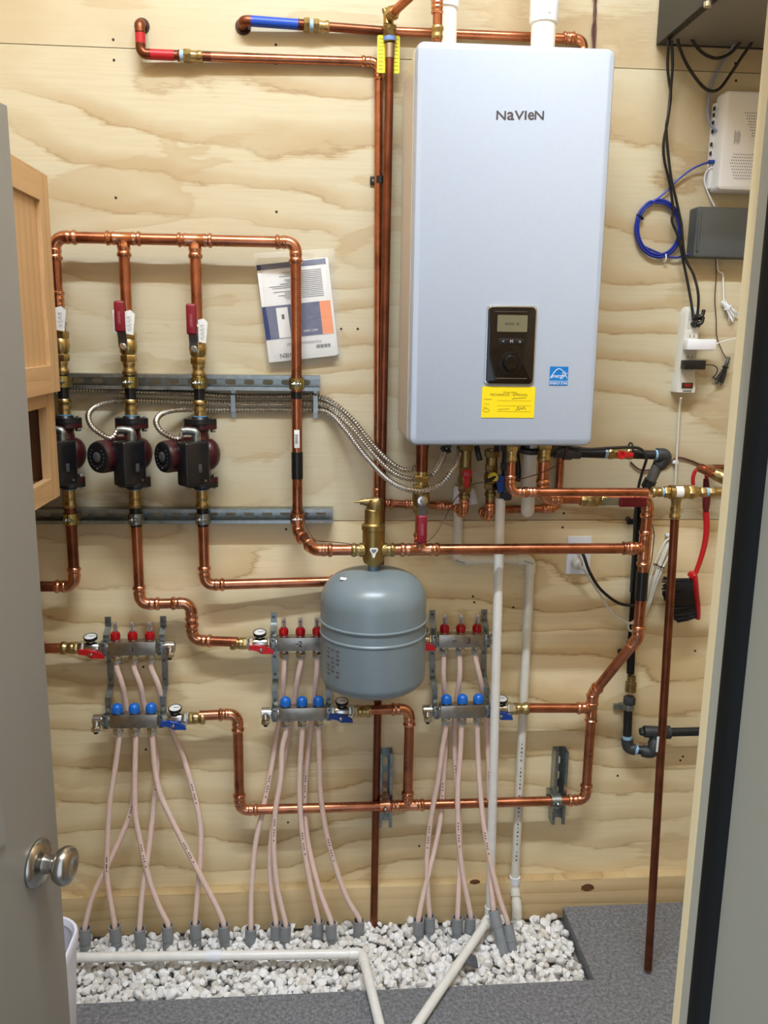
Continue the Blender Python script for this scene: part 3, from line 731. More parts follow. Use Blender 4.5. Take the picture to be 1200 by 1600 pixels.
# ---------------------------------------------------------------- pipe clamps
def clamp(label, x, z, d, m, horiz=False):
    o = T('pipe_clamp', label, 'clamp', (x, -d, z), 'strut clamps around pipes')
    r = R1 * 1.18
    ax = X if horiz else Z; sd = Z if horiz else X
    for s in (-1, 1):
        ring = []
        for h in (-.0145, .0145):
            pts = [sd * s * (r + .003) * math.cos(t) - Y * (r + .003) * math.sin(t) for t in [PI / 2 * i / 8 for i in range(9)]]
            pts = [sd * s * .012 + Y * (d - .004)] + [sd * s * .012 + Y * (d - SD)] + [sd * s * (r + .003) + Y * .012] + pts + [sd * s * .0026 - Y * (r + .014)]
            inn = [sd * s * .001 - Y * (r + .014)] + [sd * s * r * math.cos(t) - Y * r * math.sin(t) for t in [PI / 2 * i / 8 for i in range(8, -1, -1)]] + [sd * s * r + Y * .011, sd * s * .0095 + Y * (d - SD), sd * s * .0095 + Y * (d - .004)]
            ring.append([Vector((x, -d, z)) + ax * h + q for q in pts + inn])
        MB().rings(ring).build('half_band', m, o)
    c = Vector((x, -d, z)) - Y * (r + .009)
    m_ = MB().cyl(c - sd * .013, c + sd * .012, .0028, n=10); m_.hexa(c - sd * .0085, c - sd * .0035, .006); m_.lathe(c + sd * .003, sd, [(0, .006), (.003, .006), (.006, .003)], 14); m_.build('bolt', ZINC, o)
    return o
zu, zl = sa.z, ta.z
for k, (lab1, lab2) in enumerate((('leftmost column beside the cabinet', 0), ('middle pump column', 0), ('column of the rightmost pump', 0))):
    clamp('yellow zinc clamp on the upper strut around the ' + lab1, colx[k], zu, HDD, ZINC_Y)
    clamp('grey clamp on the lower strut around the ' + lab1, colx[k], zl, HDD, ZINC if k else ZINC_Y)
clamp('yellow zinc clamp around the copper pipe under the bagged manual', hx, zu, HDD, ZINC_Y)
clamp('copper-coloured clamp on the lower strut under the black tape', hx, zl, HDD, COPPER_FIT)

# ---------------------------------------------------------------- ball valves
def ball_valve(o, label):
    t = T('ball_valve', label, 'valve', o, 'red-handled ball valves over the pumps'); o = Vector(o)
    m_ = MB()
    brass_socket(m_, o + Z * .062, -Z, .030, R1)
    m_.hexa(o + Z * .018, o + Z * .036, .0235); m_.lathe(o, Z, [(-.022, .017), (-.016, .0215), (0, .024), (.014, .0215), (.02, .018)], 24)
    m_.hexa(o - Z * .040, o - Z * .022, .0215)
    m_.build('body', BRASS, t)
    m_ = MB(); brass_socket(m_, o - Z * .074, Z, .036, R1); m_.build('adapter', BRASS, t)
    s = o - Y * .024 - X * .006
    m_ = MB().cyl(s + Y * .006, s - Y * .013, .009); m_.lathe(s - Y * .013, -Y, [(0, .0085), (.002, .0085), (.004, .006)], 16); m_.build('stem', CHROME, t)
    h = MB(); pts = [s - Y * .011, s - Y * .013 + Z * .02, s - Y * .022 + Z * .04, s - Y * .024 + Z * .06]
    h.rings([[p + X * a + Y * b for a, b in ((-.011, -.0012), (.011, -.0012), (.011, .0012), (-.011, .0012))] for p in pts]); hh = h.build('handle', mat('dark_steel', (96, 92, 88), .4, .9), t)
    MB().box(s - Y * .024 + Z * .075 - X * .002, (.0265, .012, .078), bev=.0055, seg=3).build('grip', REDH, hh)
    m_ = MB().text('LEGEND', s - Y * .0304 + Z * .072 - X * .002, Z, -X, .0085, .0002); m_.build('lettering', mat('grip_print', (190, 120, 130), .5), hh)
    return t
def paper_tag(o, s, label):
    o = Vector(o); m_ = MB()
    m_.rings([[o + X * a + Z * b + Y * (.004 * math.sin(a * 90)) + Y * h for a, b in ((-.010, -.03), (.008, -.033), (.014, .02), (.004, .03), (-.010, .026))] for h in (0, .0008)])
    t = T('paper_tag', label, 'tag', o - Z * .03, 'paper tags on the ball valves'); m_.build('sheet', PAPER, t)
    m_ = MB()
    for i in range(4): m_.box(o + X * .001 + Z * (.012 - .01 * i) - Y * .0032, (.010, .0004, .0014))
    m_.build('tag_print', GREYINK, t)
vz = Zp(200, 541)
bv = ball_valve((colx[1], -HDD, vz), 'brass ball valve with a red grip over the middle pump')
bv0 = dup(bv, (colx[0], -HDD, vz), 'brass ball valve half hidden behind the oak cabinet edge', -1.5)
bv2 = dup(bv, (colx[2], -HDD, Zp(310, 545)), 'brass ball valve with a red grip over the rightmost pump')
paper_tag(P(183, 501, .085) , 1, 'white paper tag behind the left edge of the middle red grip')
paper_tag(P(202, 503, .089), 1, 'white paper tag folded at the right edge of the middle red grip')
paper_tag(P(316, 516, .089), 1, 'white paper tag beside the rightmost red grip')
paper_tag(P(94, 497, .089), 1, 'white paper tag peeking out beside the oak cabinet')

# ---------------------------------------------------------------- pumps
def pump(o, label):
    t = T('circulator_pump', label, 'pump', o, 'dark red circulator pumps'); o = Vector(o)
    # volute: upright pipe body with a round swelling
    m_ = MB().lathe(o - Z * .068, Z, [(0, .026), (.012, .024), (.03, .026), (.045, .031), (.068, .0335), (.09, .031), (.106, .024), (.124, .021), (.136, .026)], 28)
    m_.ball(o + X * .022 - Y * .006 - Z * .002, .036, sc=(.85, .95, 1.2)); m_.build('volute', MAROON, t)
    for s in (1, -1):
        f = MB()
        out = []
        for i in range(32):
            a = 2 * PI * i / 32; r = .027 + .017 * abs(math.cos(a)) ** 1.5
            out.append((r * math.cos(a), .027 * math.sin(a)))
        f.prism(out, o + Z * s * .072, X, Y, Z, -.006, .006); fl_ = f.build('pump_flange', MAROON, t)
        g = MB().prism(out, o + Z * s * .0855, X, Y, Z, -.0068, .0068); g.lathe(o + Z * s * .092, Z * s, [(0, .024), (.006, .021), (.007, .015)], 24); g.build('pipe_flange', BLACK, t)
        MB().cyl(o + Z * s * .077, o + Z * s * .080, .030, n=24).build('gasket', RUBBER, t)
        for q in (-1, 1):
            b = o + X * q * .034 - Y * .004
            m2 = MB().cyl(b + Z * s * .057, b + Z * s * .097, .004, n=10); m2.hexa(b + Z * s * .058, b + Z * s * .0655, .008); m2.build('bolt', ZINC, t)
        MB().cyl(o + Z * s * .0985, o + Z * s * .1005, .018).build('gasket', GASKET, t)
    return t
def pump_motor(t, o, a):
    """motor and terminal box: axis turned a degrees left of straight out"""
    o = Vector(o); a = math.radians(a); u = Vector((-math.sin(a), -math.cos(a), 0)); v = Vector((math.cos(a), -math.sin(a), 0))
    m0 = o + u * .036
    MB().lathe(m0, u, [(-.02, .036), (0, .047), (.012, .047), (.014, .041), (.045, .041), (.047, .0425), (.074, .0425), (.080, .0405)], 36).build('motor', MAROON, t)
    fc = m0 + u * .080
    f = MB().lathe(fc, u, [(-.002, .0405), (.003, .0395), (.005, .036), (.0052, .033)], 36).build('face_plate', BLACK, t)
    pr = MB()
    for k in range(16):
        q = 2 * PI * k / 16
        if k in (3, 4, 5): continue
        c = fc + u * .0054 + (v * -1 * math.cos(q) + Z * math.sin(q)) * .026
        pr.box(c, (.006, .0004, .0035), v, u)
    pr.lathe(fc + u * .0052, u, [(0, .014), (.001, .014), (.003, .0105), (.003, .004)], 20)
    pr.build('face_print', mat('grey_print', (74, 74, 76), .5), f)
    pr = MB().text('A', fc + u * .0056 - Z * .0285, -v, Z, .009, .0002); pr.build('lettering', mat('pale_print', (200, 196, 190)), f)
    bc = o + u * .060 + v * .052 - Z * .016
    MB().box(bc, (.075, .046, .116), u, v, bev=.007, seg=3).build('terminal_box', GLOSSBLACK if False else mat('box_black', (24, 24, 26), .22), t)
    MB().box(bc - Z * .012 + v * .0235 - u * .004, (.010, .006, .022), u, v, bev=.002).build('switch_knob', mat('grey_knob', (70, 70, 72), .3), t)
    MB().cyl(bc + v * .022 - Z * .046 - u * .02, bc + v * .0245 - Z * .046 - u * .02, .0035, n=10).build('screw', ZINC, t)
    k = bc + Z * .06 - u * .01
    c = MB().cyl(k - Z * .004, k + Z * .01, .0125, n=16); c.tube(spline([k + Z * .008, k + Z * .02, k + Z * .024 - X * .018, k + Z * .023 - X * .034], 5), .0105, 14); c.build('conduit_connector', ZINC, t)
    return k + Z * .023 - X * .034
pz = Zp(205, 707)
conn = []
for k, (zz, a, lab) in enumerate(((pz, 38, 'dark red circulator pump partly hidden by the oak cabinet'), (pz, 36, 'dark red circulator pump, the middle one with the wide round face'), (Zp(312, 708), 48, 'dark red circulator pump nearest the bagged manual, rightmost of three'))):
    o = (colx[k], -HDD, zz); t = pump(o, lab); conn.append(pump_motor(t, o, a))
    # pieces between valve, clamp and pump
    top = zz + .1005; vbot = (vz if k != 2 else Zp(310, 545)) - .070
    n_ = T('pump_nipple', ('short black taped pipe piece hidden at the cabinet edge', 'black taped pipe piece between valve and middle pump', 'black taped pipe piece between valve and rightmost pump')[k], 'pipe', (colx[k], -HDD, top), 'taped nipples over the pumps')
    x = colx[k]
    MB().cyl((x, -HDD, top + .02), (x, -HDD, vbot), R1).build('pipe', BLACKTAPE, n_)
    m_ = MB(); brass_socket(m_, Vector((x, -HDD, top + .042)), -Z, .032, R1); m_.lathe((x, -HDD, top), Z, [(0, .0165), (.012, .0165)], 20); m_.build('adapter', BRASS, n_)
# ---------------------------------------------------------------- pipes below the pumps
def below(k, pts, label):
    o = Vector((colx[k], -HDD, (pz if k < 2 else Zp(312, 708)) - .1005))
    t = T('pump_outlet_pipe', label, 'pipe', Vector(pts[-1]), 'copper pipes leaving the pumps')
    m_ = MB(); m_.lathe(o, -Z, [(0, .0165), (.014, .0165)], 20); brass_socket(m_, o - Z * .050, Z, .036, R1); m_.build('adapter', BRASS, t)
    MB().cyl(o - Z * .050, Vector((o.x, o.y, zl - .022)), R1 * 1.1).build('black_tape', BLACKTAPE if k else COPPER_OLD, t)
    run(t, [o - Z * .045] + [Vector(p) for p in pts], R1, COPPER_OLD if k < 1 else COPPER, COPPER_FIT, bend=1.8)
    return t
zA = Zp(112, 916); below(0, [(colx[0], -HDD, zA), (P(20, 922, HDD).x, -HDD, zA)], 'copper pipe turning towards the door edge below the leftmost pump')
zB = Zp(240, 944); xB = P(298, 960, HDD).x; m2c = P(371, 1003, .058)
tB = below(1, [(colx[1], -HDD, zB), (xB, -HDD + .008, zB), (xB, -HDD + .022, m2c.z), (m2c.x, m2c.y, m2c.z)], 'double-bent copper pipe from the middle pump to the manifold marked 2')
zC = Zp(330, 914); bk = P(545, 912, .034)
tC = below(2, [(colx[2], -HDD, zC), (bk.x, -.034, zC), (bk.x, -.0155, P(545, 1000, .03).z), (P(628, 1000, .0155).x, -.0155, P(628, 1000, .0155).z)], 'copper pipe from the rightmost pump running behind the grey tank')

# ================================================================== air separator and tank
s = T('air_separator', 'brass air separator with a side vent above the grey tank', 'air separator', sep - Z * .03)
k = lambda py: P(583, py, SEPD).z - sep.z
MB().lathe(sep, Z, [(k(886), .012), (k(880), .016), (k(879), .024), (k(874), .028), (k(868), .0285), (k(829), .0285), (k(828), .0285), (k(827), .031), (k(820), .031), (k(819), .027), (k(816), .0235), (k(796), .023), (k(794), .020)], 40).build('body', BRONZE, s)
cz_ = k(795)
m_ = MB().lathe(sep + X * .004 + Z * cz_, Z, [(-.002, .0225), (.003, .0225), (.010, .0225), (.0225, .021), (.026, .018)], 28)
vc = sep + Z * (k(784)) - Y * .002
m_.tube([vc + X * .012, vc - X * .01, vc - X * .026, vc - X * .0265], [.0145, .0115, .0095, .0095], 16); m_.build('vent_cap', BRASS_OLD, s)
m_ = MB().cyl(vc - X * .026, vc - X * .036, .0075, n=14); m_.cyl(vc - X * .036, vc - X * .052, .003, .002, n=10); m_.build('vent_nozzle', BRASS_OLD, s)
for q in (-1, 1): MB().cyl(sep + X * q * .022, sep + X * q * .036, .0185, n=24).build('port', BRONZE, s)
m_ = MB(); f = sep - Y * .0288 - Z * .001
m_.prism([(-.010, .012), (-.003, .013), (.003, .013), (.010, .012), (.011, .006), (.005, -.002), (.003, -.011), (0, -.014), (-.003, -.011), (-.005, -.002), (-.011, .006)], f, X, Z, -Y, -.002, .0008); m_.build('badge', PAPER, s)
m_ = MB(); m_.prism([(-.0065, .009), (.0065, .009), (.006, .004), (0, -.002), (-.006, .004)], f, X, Z, -Y, .0006, .0011); m_.build('badge_print', GREYINK, s)
MB().cyl(sep + Z * k(892), sep + Z * k(876), .0125, n=20).build('outlet', mat('dark_brass', (110, 96, 60), .45, 1.0), s)
# tank
TR = (P(664.5, 1000, SEPD) - P(500.5, 1000, SEPD)).length / 2
tx = (P(664.5, 1000, SEPD).x + P(500.5, 1000, SEPD).x) / 2
tnk = T('expansion_tank', 'round grey steel expansion tank hanging under the brass air separator', 'tank', (tx, -SEPD, P(583, 1080, SEPD).z))
zt = P(583, 891, SEPD).z; zsh = P(500, 937, SEPD).z; zbt = P(500, 1050, SEPD).z; zbb = P(583, 1090, SEPD + .07).z
w1, w2 = P(583, 993, SEPD + TR).z, P(583, 1014, SEPD + TR).z
pf_ = []
for i in range(13):
    a = PI / 2 * i / 12; pf_.append((zbt - (zbt - zbb) * math.cos(a) ** 1.0, TR * math.sin(a) ** .5 if i else .001))
pf_ += [(w2 - .004, TR), (w2 - .001, TR + .0022), (w2 + .002, TR + .0022), (w2 + .005, TR - .001), (w1 - .005, TR - .001), (w1 - .001, TR + .003), (w1 + .002, TR + .003), (w1 + .004, TR - .0005), (zsh, TR - .001)]
for i in range(1, 13):
    a = PI / 2 * i / 12; pf_.append((zsh + (zt - zsh) * math.sin(a) ** 1.1, max(.001, (TR - .001) * math.cos(a) ** .55)))
MB().lathe((tx, -SEPD, 0), Z, pf_, 72).build('shell', GREYTANK, tnk, sharp=30)
MB().cyl((sep.x, -SEPD, zt - .006), (sep.x, -SEPD, P(583, 878, SEPD).z), .0135, n=20).build('inlet', mat('blue_grey_fitting', (112, 138, 158), .4, .5), tnk)
def on_tank(ang, z, r=0.0): return Vector((tx + (TR + r) * math.sin(ang), -SEPD - (TR + r) * math.cos(ang), z))
m_ = MB()
for i in range(7):
    for j in range(3):
        if (i * 3 + j) % 5 == 4: continue
        a = -1.02 + .13 * j; z = P(515, 1008, .26).z - .0115 * i; q = on_tank(a, z, .0006); tang = Vector((math.cos(a), math.sin(a), 0))
        m_.box(q, (.012 - .003 * ((i + j) % 2), .0006, .0045), tang, Vector((-math.sin(a), math.cos(a), 0)))
m_.build('faded_label', mat('faded_ink', (104, 88, 84), .6), tnk)
lp = P(538, 905.5, SEPD + .055)
MB().box(lp + Y * .006, (.021, .010, .0012), Vector((.9, .0, -.12)), Vector((0.1, .93, .36))).build('sticker', PAPER, tnk)

# ================================================================== flexible conduits
def armor(label, pts, r=.0074):
    q = spline(pts, 10); L = [0]
    for a, b in zip(q, q[1:]): L.append(L[-1] + (b - a).length)
    n = int(L[-1] / .0040); out = []; rr = []; j = 0
    for i in range(n + 1):
        s_ = L[-1] * i / n
        while j < len(L) - 2 and L[j + 1] < s_: j += 1
        t_ = (s_ - L[j]) / max(1e-9, L[j + 1] - L[j]); out.append(q[j].lerp(q[j + 1], t_)); rr.append(r * (1.10 if i % 2 else .74))
    m_ = MB().tube(out, rr, 12)
    o = T('flexible_conduit', label, 'conduit', q[-1], 'armored conduits from the pumps'); m_.build('armor', ARMOR, o, sharp=36)
    e_ = MB().tube([q[-1], q[-1] + (q[-1] - q[-4]).normalized() * .022], [.0095, .0105], 14); e_.build('end_connector', ZINC, o); return o
wy = .0085
tail = lambda a, b, c, d_: [P(*a), P(*b), P(*c), P(*d_)]
armor('armored conduit from the hidden pump, topmost of the three in the bundle',
      [conn[0], P(66, 690, .09), P(50, 660, .06), P(70, 622, wy), P(110, 610, wy), P(200, 612, wy), P(300, 615, wy), P(365, 619, wy), P(463, 619, wy), P(493, 619, wy), P(520, 629, .014), P(550, 655, .028), P(580, 692, .058), P(612, 724, .10), P(637, 735, .12), P(655, 722, .12), P(664, 700, .11)])
armor('armored conduit looping off the middle pump, between its two neighbours',
      [conn[1], P(172, 685, .13), P(145, 668, .12), P(138, 648, .09), P(152, 634, .05), P(180, 627, .02), P(203, 626, wy), P(260, 627, wy), P(311, 629, wy), P(365, 630, wy), P(463, 630, wy), P(493, 630, wy), P(518, 638, .020), P(545, 663, .046), P(578, 703, .085), P(615, 739, .14), P(652, 749, .175), P(680, 737, .17), P(697, 703, .11)])
armor('armored conduit looping off the rightmost pump, lowest in the bundle',
      [conn[2], P(278, 686, .12), P(254, 676, .12), P(244, 660, .10), P(252, 647, .06), P(275, 641, .034), P(305, 640, .016), P(335, 641, wy), P(365, 641, wy), P(463, 641, wy), P(493, 641, wy), P(515, 646, .022), P(540, 672, .060), P(572, 714, .118), P(610, 752, .195), P(650, 767, .24), P(685, 758, .24), P(708, 732, .21), P(718, 703, .13)])
for px, py, lab in ((365, 630, 'galvanized strap over the conduits in the middle of the upper strut'), (493, 631, 'galvanized strap over the conduits at the end of the upper strut')):
    c = P(px, py, 0); t = T('conduit_strap', lab, 'strap', c, 'conduit straps')
    hh = .0255; dp = .0172
    pr = [(-hh - .014, .0004), (-hh, .0004), (-hh + .002, dp), (hh - .002, dp), (hh, .0004), (hh + .014, .0004)]
    m_ = MB().rings([[c + X * sx_ + Z * a - Y * b for a, b in pr] + [c + X * sx_ + Z * a - Y * (b + .0014) for a, b in pr[::-1]] for sx_ in (-.006, .006)]); m_.build('band', ZINC, t)
    for q in (-1, 1): MB().cyl(c + Z * q * (hh + .008), c + Z * q * (hh + .008) - Y * .004, .0045, n=10).build('screw', ZINC, t)

# ================================================================== manual in its bag
ang = math.radians(8.5)
mu, mv = Vector((math.cos(ang), 0, math.sin(ang))), Vector((-math.sin(ang), 0, math.cos(ang)))
mc = P(464, 486, .014)
mw = (P(401, 421, .014) - P(508, 407, .014)).length; mh = (P(401, 421, .014) - P(425, 572, .014)).length
mu = (P(526, 561, .014) - P(425, 572, .014)).normalized(); mv = Vector((-mu.z, 0, mu.x))
def booklet(name_, lab, c, dd, th_):
    t = T('manual_booklet', lab, 'booklet', c - Z * mh / 2, 'manuals in the clear bag')
    MB().box(c, (mw, mh, th_), mu, mv, bev=.0006).build('pages', PAPER, t); return t
bk2 = booklet('x', 'second white manual showing along the edge behind the front one', mc + mu * .007 + Y * .0042 + mv * .002, 0, .006)
bk1 = booklet('x', 'installation manual with navy and orange cover in the clear bag', mc - Y * .0035, 0, .008)
f0 = mc - Y * .0082
def mp(a, b): return f0 + mu * (a - .5) * mw + mv * (b - .5) * mh     # 0..1 across, 0..1 up, as hung (the print is upside down)
def mrect(a0, a1, b0, b1, h, m, nm):
    MB().box((mp(a0, b0) + mp(a1, b1)) / 2 - Y * h, (mw * (a1 - a0), mh * (b1 - b0), .0004), mu, mv).build(nm, m, bk1)
mrect(0, 1, .945, 1, 0, NAVY, 'cover_band'); mrect(0, .84, .235, .575, 0, NAVY, 'cover_band'); mrect(.84, 1, .235, .575, .0001, ORANGE, 'cover_square')
mrect(.2, .37, .24, .55, .0003, PAPER, 'boiler_picture'); mrect(.27, .31, .43, .48, .0006, INK, 'picture_panel')
m_ = MB(); random.seed(4)
for i in range(15):
    b = .9 - .019 * i; L = random.uniform(.5, .8) if i not in (3, 9) else .35
    m_.box((mp(.92 - L, b) + mp(.92, b)) / 2 - Y * .0003, (mw * L, .0016, .0002), mu, mv)
m_.build('cover_print', GREYINK, bk1)
for nm, body, a, b, sz, mm in (('lettering', 'Installation Manual', .55, .165, .0125, GREYINK), ('lettering', 'NAVIEN', .33, .06, .0165, INK), ('lettering', 'NFC-200H  NFC-175H', .55, .29, .0085, PAPER)):
    MB().text(body, mp(a, b) - Y * .0004, -mu, -mv, sz, .0002, .006 if body == 'NAVIEN' else 0).build(nm, mm, bk1)
m_ = MB()
for i in range(12): m_.box(mp(.72 + .018 * i, .115) - Y * .0003, (.0012 + .0008 * (i % 3), .009, .0002), mu, mv)
m_.build('barcode', INK, bk1)
def bag_mat():
    m = bpy.data.materials.new('clear_bag'); t = NT(m); b = t.b
    b.inputs['Base Color'].default_value = (1, 1, 1, 1); b.inputs['Roughness'].default_value = .12; b.inputs['Alpha'].default_value = .15
    t.bump(t.noise(t.mapping((0, 0, 0), (14, 1, 9), (0, .5, 0)), 3.0, 3, .6, .6), .7, .01); return m
bagq = [P(397, 396, .001), P(522, 388, .001), P(537, 566, .001), P(417, 578, .001)]
nb = 14; m_ = MB(); vs_ = []
for j in range(nb + 1):
    for i in range(nb + 1):
        a, b = i / nb, j / nb; p = bagq[0].lerp(bagq[1], a).lerp(bagq[3].lerp(bagq[2], a), b)
        ed = min(a, 1 - a, b, 1 - b); vs_.append(p - Y * (.001 + .0255 * min(1, ed * 11) + .003 * math.sin(9 * a + 5 * b) * min(1, ed * 6)))
m_.add(vs_, [(j * (nb + 1) + i, j * (nb + 1) + i + 1, (j + 1) * (nb + 1) + i + 1, (j + 1) * (nb + 1) + i) for j in range(nb) for i in range(nb)])
bg = solo('plastic_bag', m_, bag_mat(), 'clear plastic bag around the manuals pinned to the plywood', 'bag')

# ================================================================== primary loop under the boiler
PD = .205
loop = T('boiler_loop_pipe', 'long level copper pipe from the brass air separator to the tall copper riser', 'pipe', (sep.x + .05, -PD, sep.z))
lx = P(1005, 858, PD).x; tx1 = P(656, 858, PD).x
MB().cyl((sep.x + .05, -PD, sep.z), (lx - .03, -PD, sep.z), R1).build('pipe', COPPER, loop)
m_ = MB(); brass_socket(m_, Vector((sep.x + .058, -PD, sep.z)), -X, .032, R1); m_.build('adapter', BRASS, loop)
tee(loop, Vector((tx1, -PD, sep.z)), X, Z, R1, L=.052)
coupling(loop, Vector((lx - .018 - .04, -PD, sep.z)), X, .034, R1)
# return valve over the tee
vx_ = P(658, 780, PD).x; va_ = Vector((tx1, -PD, P(658, 779, PD).z))
rvv = T('boiler_ball_valve', 'brass ball valve with a long red grip hanging down beside the conduits', 'valve', va_)
m_ = MB(); m_.hexa(va_ + Z * .016, va_ + Z * .036, .0235); m_.lathe(va_, Z, [(-.03, .0165), (-.016, .022), (0, .0235), (.016, .022)], 24); m_.hexa(va_ - Z * .038, va_ - Z * .02, .0225); m_.build('body', BRASS_OLD, rvv)
m_ = MB().hexa(va_ + Z * .046, va_ + Z * .062, .021); m_.cyl(va_ + Z * .034, va_ + Z * .072, .016); m_.build('union', BRASS, rvv)
MB().cyl(va_ + Z * .07, Vector((tx1, -PD, b0 - .002)), .0155).build('pipe', COPPER_OLD, rvv)
MB().cyl(va_ - Z * .036, Vector((tx1, -PD, sep.z + .045)), R1).build('pipe', COPPER, rvv)
m_ = MB().cyl(va_ - Y * .02, va_ - Y * .034, .0135); m_.lathe(va_ - Y * .034, -Y, [(0, .0125), (.002, .0125), (.003, .009), (.003, .006), (.005, .0055)], 20); m_.build('stem', CHROME, rvv)
hh = MB().rings([[va_ - Y * dy + X * a + Z * z + Y * b for a, b in ((-.0115, 0), (.0115, 0), (.0115, .0024), (-.0115, .0024))] for z, dy in ((.008, .0325), (-.03, .033), (-.045, .035))]).build('handle', mat('dark_steel', (96, 92, 88)), rvv)
MB().box(va_ - Y * .035 - Z * .075, (.0265, .012, .075), bev=.0055, seg=3).build('grip', REDH, hh)
MB().text('LEGEND', va_ - Y * .0414 - Z * .074, -Z, X, .0085, .0002).build('lettering', mat('grip_print', (190, 120, 130)), hh)
# hot and cold service valves
def service_valve(name_, label, top, bot, m, hm, hz_, kind):
    o = Vector(bot); t = T(name_, label, 'valve', o); L = (Vector(top) - o).length; a = o; d_ = Z
    m2 = MB(); m2.lathe(a, Z, [(0, .0125), (.012, .0125), (.013, .0155), (.022, .0155), (.024, .013), (.034, .013)], 20)
    m2.hexa(a + Z * .03, a + Z * .048, .0185); m2.lathe(a + Z * .046, Z, [(0, .0145), (.012, .019), (.024, .019), (.036, .0145)], 22); m2.hexa(a + Z * .08, a + Z * .098, .018)
    m2.cyl(a + Z * .09, Vector(top), .0155); m2.hexa(Vector(top) - Z * .022, Vector(top) - Z * .003, .021); m2.build('body', m, t)
    h = a + Z * hz_ - Y * .017
    MB().cyl(h + Y * .004, h - Y * .010, .008, n=14).build('stem', BRASS, t)
    if kind == 'tee':
        q = MB().prism([(-.013, .012), (.013, .012), (.0135, 0), (.008, -.012), (.007, -.036), (-.005, -.040), (-.008, -.012), (-.0135, 0)], h - Y * .009, X, Z, -Y, 0, .005); q.lathe(h - Y * .010, -Y, [(0, .012), (.006, .0115), (.008, .008)], 20); hn = q.build('handle', hm, t)
        MB().lathe(h - Y * .018, -Y, [(0, .004), (.002, .003)], 12).build('screw', ZINC, hn)
    else:
        q = MB().lathe(h - Y * .006, -Y, [(0, .0135), (.008, .0135), (.0085, .005)], 24); hn = q.build('cap', mat('yellow_cap', (226, 200, 60), .4), t)
        MB().tube([h - Y * .012 + X * .006 + Z * .003, h - Y * .018 - X * .008 - Z * .006, h - Y * .016 - X * .022 - Z * .012], [.003, .0055, .004], 10).build('lever', BLACK, hn)
    return t
ht = Vector((h6.x, -.14, b0 - .012)); service_valve('hot_water_valve', 'bronze valve with a red butterfly handle under the boiler', ht, h7, BRASS_OLD, RED, .082, 'tee')
cb = Vector((cw2.x, -.14, 0)); cb.z = P(766, 782, .14).z
service_valve('cold_water_valve', 'brass valve with a yellow cap and black lever under the boiler', (cb.x, -.14, b0 - .03), cb, BRASS_OLD, BLUE, .068, 'cap')
MB().cyl((cb.x, -.14, cw1.z + .03), (cb.x, -.14, cb.z + .006), R34).build('pipe', COPPER, cold)
bvx = P(784, 752, .15)
bt_ = T('drain_valve', 'dark small valve with a blue handle behind the white drain pipe', 'valve', bvx - Z * .02)
m_ = MB().cyl(Vector((bvx.x + .012, bvx.y, b0 - .01)), bvx + X * .012 - Z * .035, .0135); m_.hexa(bvx + X * .012 - Z * .05, bvx + X * .012 - Z * .03, .017); m_.hexa(bvx + X * .012 + Z * .03, bvx + X * .012 + Z * .05, .018); m_.build('body', mat('dark_nylon', (34, 40, 52), .4), bt_)
MB().prism([(-.012, .016), (.0, .02), (.012, .014), (.010, -.026), (-.004, -.030)], bvx - X * .008 - Y * .012, X, Z, -Y, -.004, .004).build('handle', BLUE, bt_)
# condensate trap and drain pipes
trp = P(826, 760, .15); t = T('condensate_trap', 'cream white round-ended trap tube under the boiler', 'trap', Vector((trp.x, -.15, P(826, 808, .15).z)))
zb_ = P(826, 808, .15).z
MB().lathe((trp.x, -.15, 0), Z, [(zb_, .002), (zb_ + .003, .011), (zb_ + .010, .0165), (zb_ + .02, .0185), (b0 - .03, .0185), (b0 - .028, .021), (b0 - .004, .021)], 26).build('tube', PVCCREAM, t)
pd = .030; RP = .0133
cp = T('condensate_pipe', 'white plastic drain pipe stepping right and running down to the gravel', 'pipe', G(808, 1447, -.02))
e0 = P(736, 752, pd); e1 = P(717, 778, pd); e2 = P(715, 875, pd); e2.x = e1.x; e3 = P(829, 877, pd); e3.z = e2.z; e4 = P(805, 1385, pd); e4.x = e3.x
e5 = P(808, 1420, .062); e6 = Vector((e5.x + .001, e5.y - .004, -.05))
ep_ = P(717, 785, pd)
pvc_run(cp, [Vector((e1.x, -pd, P(717, 770, pd).z)), e2, e3, e4, e5, e6], RP, PVCCREAM)
m_ = MB().lathe((e1.x, -pd, P(717, 792, pd).z), Z, [(0, .0165), (.05, .0165), (.06, .013)], 22); m_.tube([Vector((e1.x, -pd, P(717, 770, pd).z)), Vector((e1.x + .03, -pd - .02, P(717, 768, pd).z)), Vector((e1.x + .036, -pd - .024, P(717, 785, pd).z))], [.0165, .0175, .0165], 20); m_.build('trap_fitting', WHITE, cp)
m_ = MB()
for cx_, cy_ in ((719, 877), (826, 878)):
    for i in range(5):
        p = P(cx_ - 6 + 3 * i, cy_ + (-1 + .9 * i), pd + .0166); m_.box(p, (.0016, .0006, .006), Vector((1, 0, .8 if i % 2 else -.6)).normalized(), Y)
for i in range(30):
    if i % 7 == 5: continue
    p = Vector((e4.x - .002, -pd - RP - .0003, P(812, 1160 + 6.2 * i, pd).z)); m_.box(p, (.0042 - .002 * (i % 3 == 0), .0006, .0055))
m_.build('pipe_print', mat('pipe_ink', (84, 84, 84), .6), cp)
coupling_ = MB().lathe((e4.x, -pd, e4.z + .014), Z, [(0, .016), (.0, .017), (.022, .017), (.022, .016)], 22); coupling_.build('coupling', WHITE, cp)
dp_ = T('drain_pipe', 'tall white plastic pipe from the boiler bending out across the floor', 'pipe', G(650, 1600, .0))
